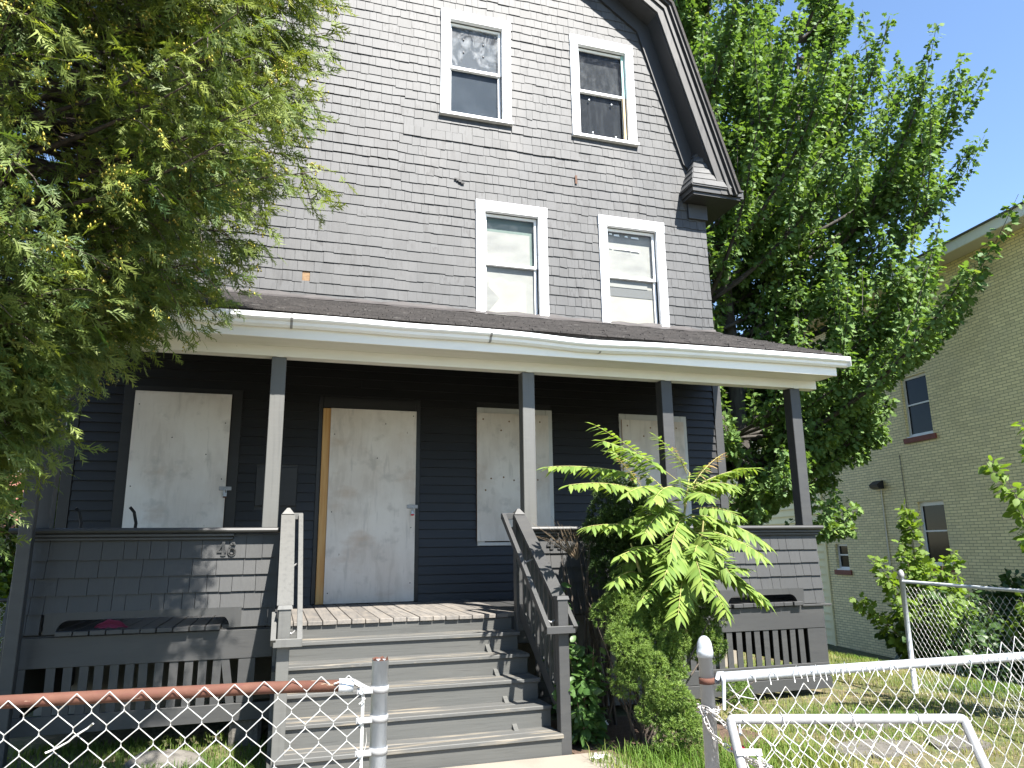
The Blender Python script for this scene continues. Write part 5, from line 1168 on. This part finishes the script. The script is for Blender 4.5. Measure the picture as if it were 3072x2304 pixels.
conifer(sh1, [([3.145, 6.35, 1.242], 0.26, 1.0), ([2.878, 6.15, 1.121], 0.219, 1.0), ([3.111, 6.1, 1.116], 0.235, 1.0), ([3.455, 6.35, 1.262], 0.248, 1.0), ([2.863, 5.95, 0.855], 0.211, 1.05), ([3.025, 5.95, 0.7], 0.197, 1.0), ([2.922, 6.0, 0.633], 0.169, 1.0), ([3.304, 6.15, 0.879], 0.207, 1.0), ([3.399, 6.2, 0.643], 0.163, 1.0), ([3.193, 5.85, 0.495], 0.2, 1.0), ([3.308, 5.85, 0.357], 0.153, 1.0), ([3.105, 5.9, 0.389], 0.153, 1.0), ([3.214, 5.75, 0.282], 0.149, 1.0), ([3.868, 6.5, 1.117], 0.224, 1.0), ([4.038, 6.55, 1.014], 0.194, 1.0), ([3.917, 6.5, 0.81], 0.175, 1.0), ([4.053, 6.55, 0.753], 0.129, 1.0), ([3.762, 6.5, 0.908], 0.206, 1.0), ([3.312, 5.75, 0.149], 0.109, 1.0), ([4.35, 6.7, 0.255], 0.157, 1.0), ([3.117, 5.8, 0.229], 0.122, 1.0), ([3.152, 6.1, 0.975], 0.176, 1.0)], 'leaf_spruce', 10500, (.028, .042), R5)
sh2 = thing('dark_conifer', 'dark upright conifer shrub behind the dwarf spruce', 'shrub', (3.1, 7.0, 0))
conifer(sh2, [([3.378, 7.1, 2.199], 0.245, 1.0), ([3.535, 7.05, 1.99], 0.296, 1.0), ([3.291, 7.1, 1.959], 0.277, 1.0), ([3.431, 7.1, 1.72], 0.311, 1.0), ([3.194, 7.15, 1.824], 0.173, 1.0), ([3.297, 7.0, 1.49], 0.287, 1.0), ([3.573, 6.95, 1.519], 0.306, 1.0), ([3.895, 7.1, 1.715], 0.282, 1.0), ([3.802, 6.9, 1.384], 0.271, 1.0), ([3.556, 6.95, 1.225], 0.269, 1.0), ([4.042, 7.0, 1.241], 0.276, 1.0), ([3.821, 7.15, 1.994], 0.249, 1.0), ([3.339, 6.8, 1.335], 0.197, 1.0)], 'leaf_yew', 6500, (.035, .055), R5)
pp, rr2 = [], []
for i in range(26):
    a = np.array([3.25+R5.normal(0, .10), 6.35+R5.normal(0, .10), 0]); b = a+np.array([R5.normal(0, .45), R5.normal(0, .25), R5.uniform(.5, 1.3)]); pp.append(bez(a, (a+b)/2+R5.normal(0, .08, 3), b, 6)); rr2.append(np.linspace(.014, .003, 6))
branch_obj('branches', pp, rr2, 'bark', sh1, 5, True)
pp, rr2 = [], []
for i in range(22):
    a = np.array([3.0+R5.normal(0, .12), 7.1+R5.normal(0, .08), 0]); b = a+np.array([R5.normal(-.1, .22), R5.normal(0, .1), R5.uniform(.9, 1.9)]); pp.append(bez(a, (a+b)/2+R5.normal(0, .05, 3), b, 6)); rr2.append(np.linspace(.016, .003, 6))
branch_obj('branches', pp, rr2, 'bark', sh2, 5, True)
# bare twigs tuft at the shrub's left shoulder
pp, rr2 = [], []
for i in range(40):
    a = np.array([2.93, 7.15, 1.6]); b = np.array([2.72+R5.normal(0, .14), 7.15+R5.normal(0, .08), 1.86+R5.normal(0, .07)]); pp.append(bez(a, (a+b)/2+R5.normal(0, .05, 3), b, 5)); rr2.append(np.linspace(.004, .0012, 5))
branch_obj('dead_twigs', pp, rr2, 'twig', sh2, 4, True)

# --- low leafy weeds, saplings
OV = np.array([(0, 0, 0), (.2, -.24, -.02), (.5, -.32, -.05), (.8, -.18, -.10), (1, 0, -.16), (.8, .18, -.10), (.5, .32, -.05), (.2, .24, -.02), (.5, 0, .02)]); OF = np.array([(i, (i+1) % 8, 8) for i in range(8)])
def bushy(name, label, cat, base, tips, nper, size, m, rng, spread=.1, stem='twig', T=(OV, OF), group=None, t0=.15, r0=.012, droop=.3):
    root = thing(name, label, cat, base, group); sh = []; ps, rs_ = [], []
    for tpt in tips:
        a = np.array(base)+rng.normal(0, .03, 3)*[1, 1, 0]; b = np.array(tpt, float); P = bez(a, (a+b)/2+np.array([0, 0, .18*np.linalg.norm(b-a)])*.6, b, 8); sh.append((P, np.linalg.norm(b-a), t0)); ps.append(P); rs_.append(np.linspace(r0, .002, 8))
    leaf_tree(root, sh, nper, size, m, 'foliage', spread, rng, T, droop=droop); branch_obj('stems', ps, rs_, stem, root, 5, True); return root
R6 = np.random.default_rng(8)
bushy('weed', 'dark leafy weed clump growing between the steps and the dwarf spruce', 'weed', (2.72, 6.55, 0), [(2.6+R6.normal(0, .10), 6.5+R6.normal(0, .12), R6.uniform(.35, .95)) for _ in range(16)], 75, (.07, .12), 'leaf_weed', R6, .11)
bushy('ailanthus_seedling', 'thin seedling rising beside the right stair newel post', 'seedling', (2.66, 7.0, 0), [(2.60, 6.9, 1.42), (2.66, 6.85, 1.1), (2.7, 6.9, .8)], 34, (.09, .13), 'leaf_weed', R6, .10)
bushy('bush', 'green leafy bush with maple-like leaves in front of the brick wall', 'bush', (10.5, 10.2, -.5), [(10.35+R6.normal(0, .42), 10.1+R6.normal(0, .35), R6.uniform(.4, 1.6)) for _ in range(18)]+[(10.0, 9.9, 2.35), (10.05, 9.95, 2.1), (9.85, 9.9, 1.75), (11.0, 9.95, 1.6)], 62, (.10, .16), 'leaf_light', R6, .17, T=(MT, MF))
bushy('shrub', 'dark green shrub mass at the foot of the brick wall behind the side fence', 'shrub', (11.0, 9.9, -.7), [(10.9+R6.uniform(-1.2, 2.6), 10.0+R6.normal(0, .45), R6.uniform(-.3, 1.15)) for _ in range(60)], 70, (.10, .17), 'leaf_dark', R6, .22)
bushy('shrub', 'sunlit green shrub at the far right behind the side fence', 'shrub', (12.6, 9.4, -.9), [(12.3+R6.normal(0, .5), 9.3+R6.normal(0, .4), R6.uniform(.2, 1.35)) for _ in range(24)], 75, (.09, .14), 'leaf_light', R6, .18)
# branch reaching in from the right
rt = bushy('redbud_sapling', 'light green leafy branches reaching in at the right edge', 'sapling', (7.9, 5.5, 0), [(6.45, 5.35, 2.50), (6.55, 5.25, 2.28), (6.9, 5.2, 2.62), (7.1, 5.4, 2.9), (6.75, 5.3, 1.78), (6.95, 5.2, 1.62), (7.3, 5.2, 2.0), (8.2, 5.5, 2.6), (8.5, 5.2, 2.1)], 42, (.075, .115), 'leaf_light', R6, .11, t0=.45, droop=.35)
# far left greenery
bushy('hedge_shrub', 'bright leafy shrub seen through the gap beside the left porch post', 'shrub', (-3.45, 13.6, 0), [(-3.35+R6.normal(0, .55), 13.5+R6.normal(0, .4), R6.uniform(.6, 4.6)) for _ in range(60)], 55, (.10, .16), 'leaf_light', R6, .20)
bushy('young_tree', 'dark leafed young tree at the left edge beyond the porch', 'tree', (-4.2, 11.6, 0), [(-3.75+R6.normal(0, .45), 11.4+R6.normal(0, .4), R6.uniform(1.3, 4.6)) for _ in range(34)], 60, (.08, .13), 'leaf_weed', R6, .20)

# --- grass
R7 = np.random.default_rng(12)
def grass(name, x0, x1, y0, y1, n, h, m, label, dens=None, avoid=()):
    x = R7.uniform(x0, x1, n); y = R7.uniform(y0, y1, n); keep = np.ones(n, bool)
    for (a, b, c, d) in avoid: keep &= ~((x > a) & (x < b) & (y > c) & (y < d))
    pn = np.sin(x*2.1+y*1.3)+np.sin(x*.9-y*2.7+1)+.6*np.sin(x*5.1+y*4.3)
    keep &= R7.random(n) < np.clip(.72+.25*pn, .12, 1); x, y, pn = x[keep], y[keep], pn[keep]; n = len(x)
    z = gz(x, y)-.005; hh = R7.uniform(h[0], h[1], n)*(1+.2*pn/2); az = R7.uniform(0, 6.28, n); w = R7.uniform(.0022, .0042, n); ln = R7.uniform(.2, .95, n)
    dx, dy = np.cos(az), np.sin(az); bx_, by_ = -dy*w, dx*w
    P0 = np.stack([x-bx_, y-by_, z], -1); P1 = np.stack([x+bx_, y+by_, z], -1)
    P2 = np.stack([x+bx_*.7+dx*hh*ln*.3, y+by_*.7+dy*hh*ln*.3, z+hh*.62], -1); P3 = np.stack([x-bx_*.7+dx*hh*ln*.3, y-by_*.7+dy*hh*ln*.3, z+hh*.62], -1)
    P4 = np.stack([x+dx*hh*ln, y+dy*hh*ln, z+hh*(1-.3*ln)], -1)
    V = np.stack([P0, P1, P2, P3, P4], 1).reshape(-1, 3); b = (np.arange(n)*5)[:, None]
    F = np.concatenate([b+np.array([[0, 1, 2]]), b+np.array([[0, 2, 3]]), b+np.array([[3, 2, 4]])])
    dry = np.clip(.36-.24*pn+R7.normal(0, .2, n), 0, 1)
    o = np_obj(name, np_mesh(name, V, F, m, tint=np.repeat(dry, 5)), None); o['label'] = label; o['category'] = 'grass'; return o
grass('grass', 2.5, 11.5, 3.0, 12.5, 125000, (.03, .085), 'grass', 'patchy green and straw coloured lawn right of the steps', avoid=((2.4, 4.2, 5.6, 7.7), (2.2, 6.2, 7.6, 12.5)))
grass('grass', -4.5, .0, 4.2, 8.1, 42000, (.04, .11), 'grass_green', 'bright green grass in front of the left porch wall')
grass('grass', -9, -2.5, 8.1, 13, 9000, (.06, .14), 'grass', 'dry grass beyond the left porch corner')
grass('grass', 2.5, 4.4, 5.0, 6.0, 3800, (.06, .19), 'grass', 'taller straw and green tufts at the edge of the planting bed')
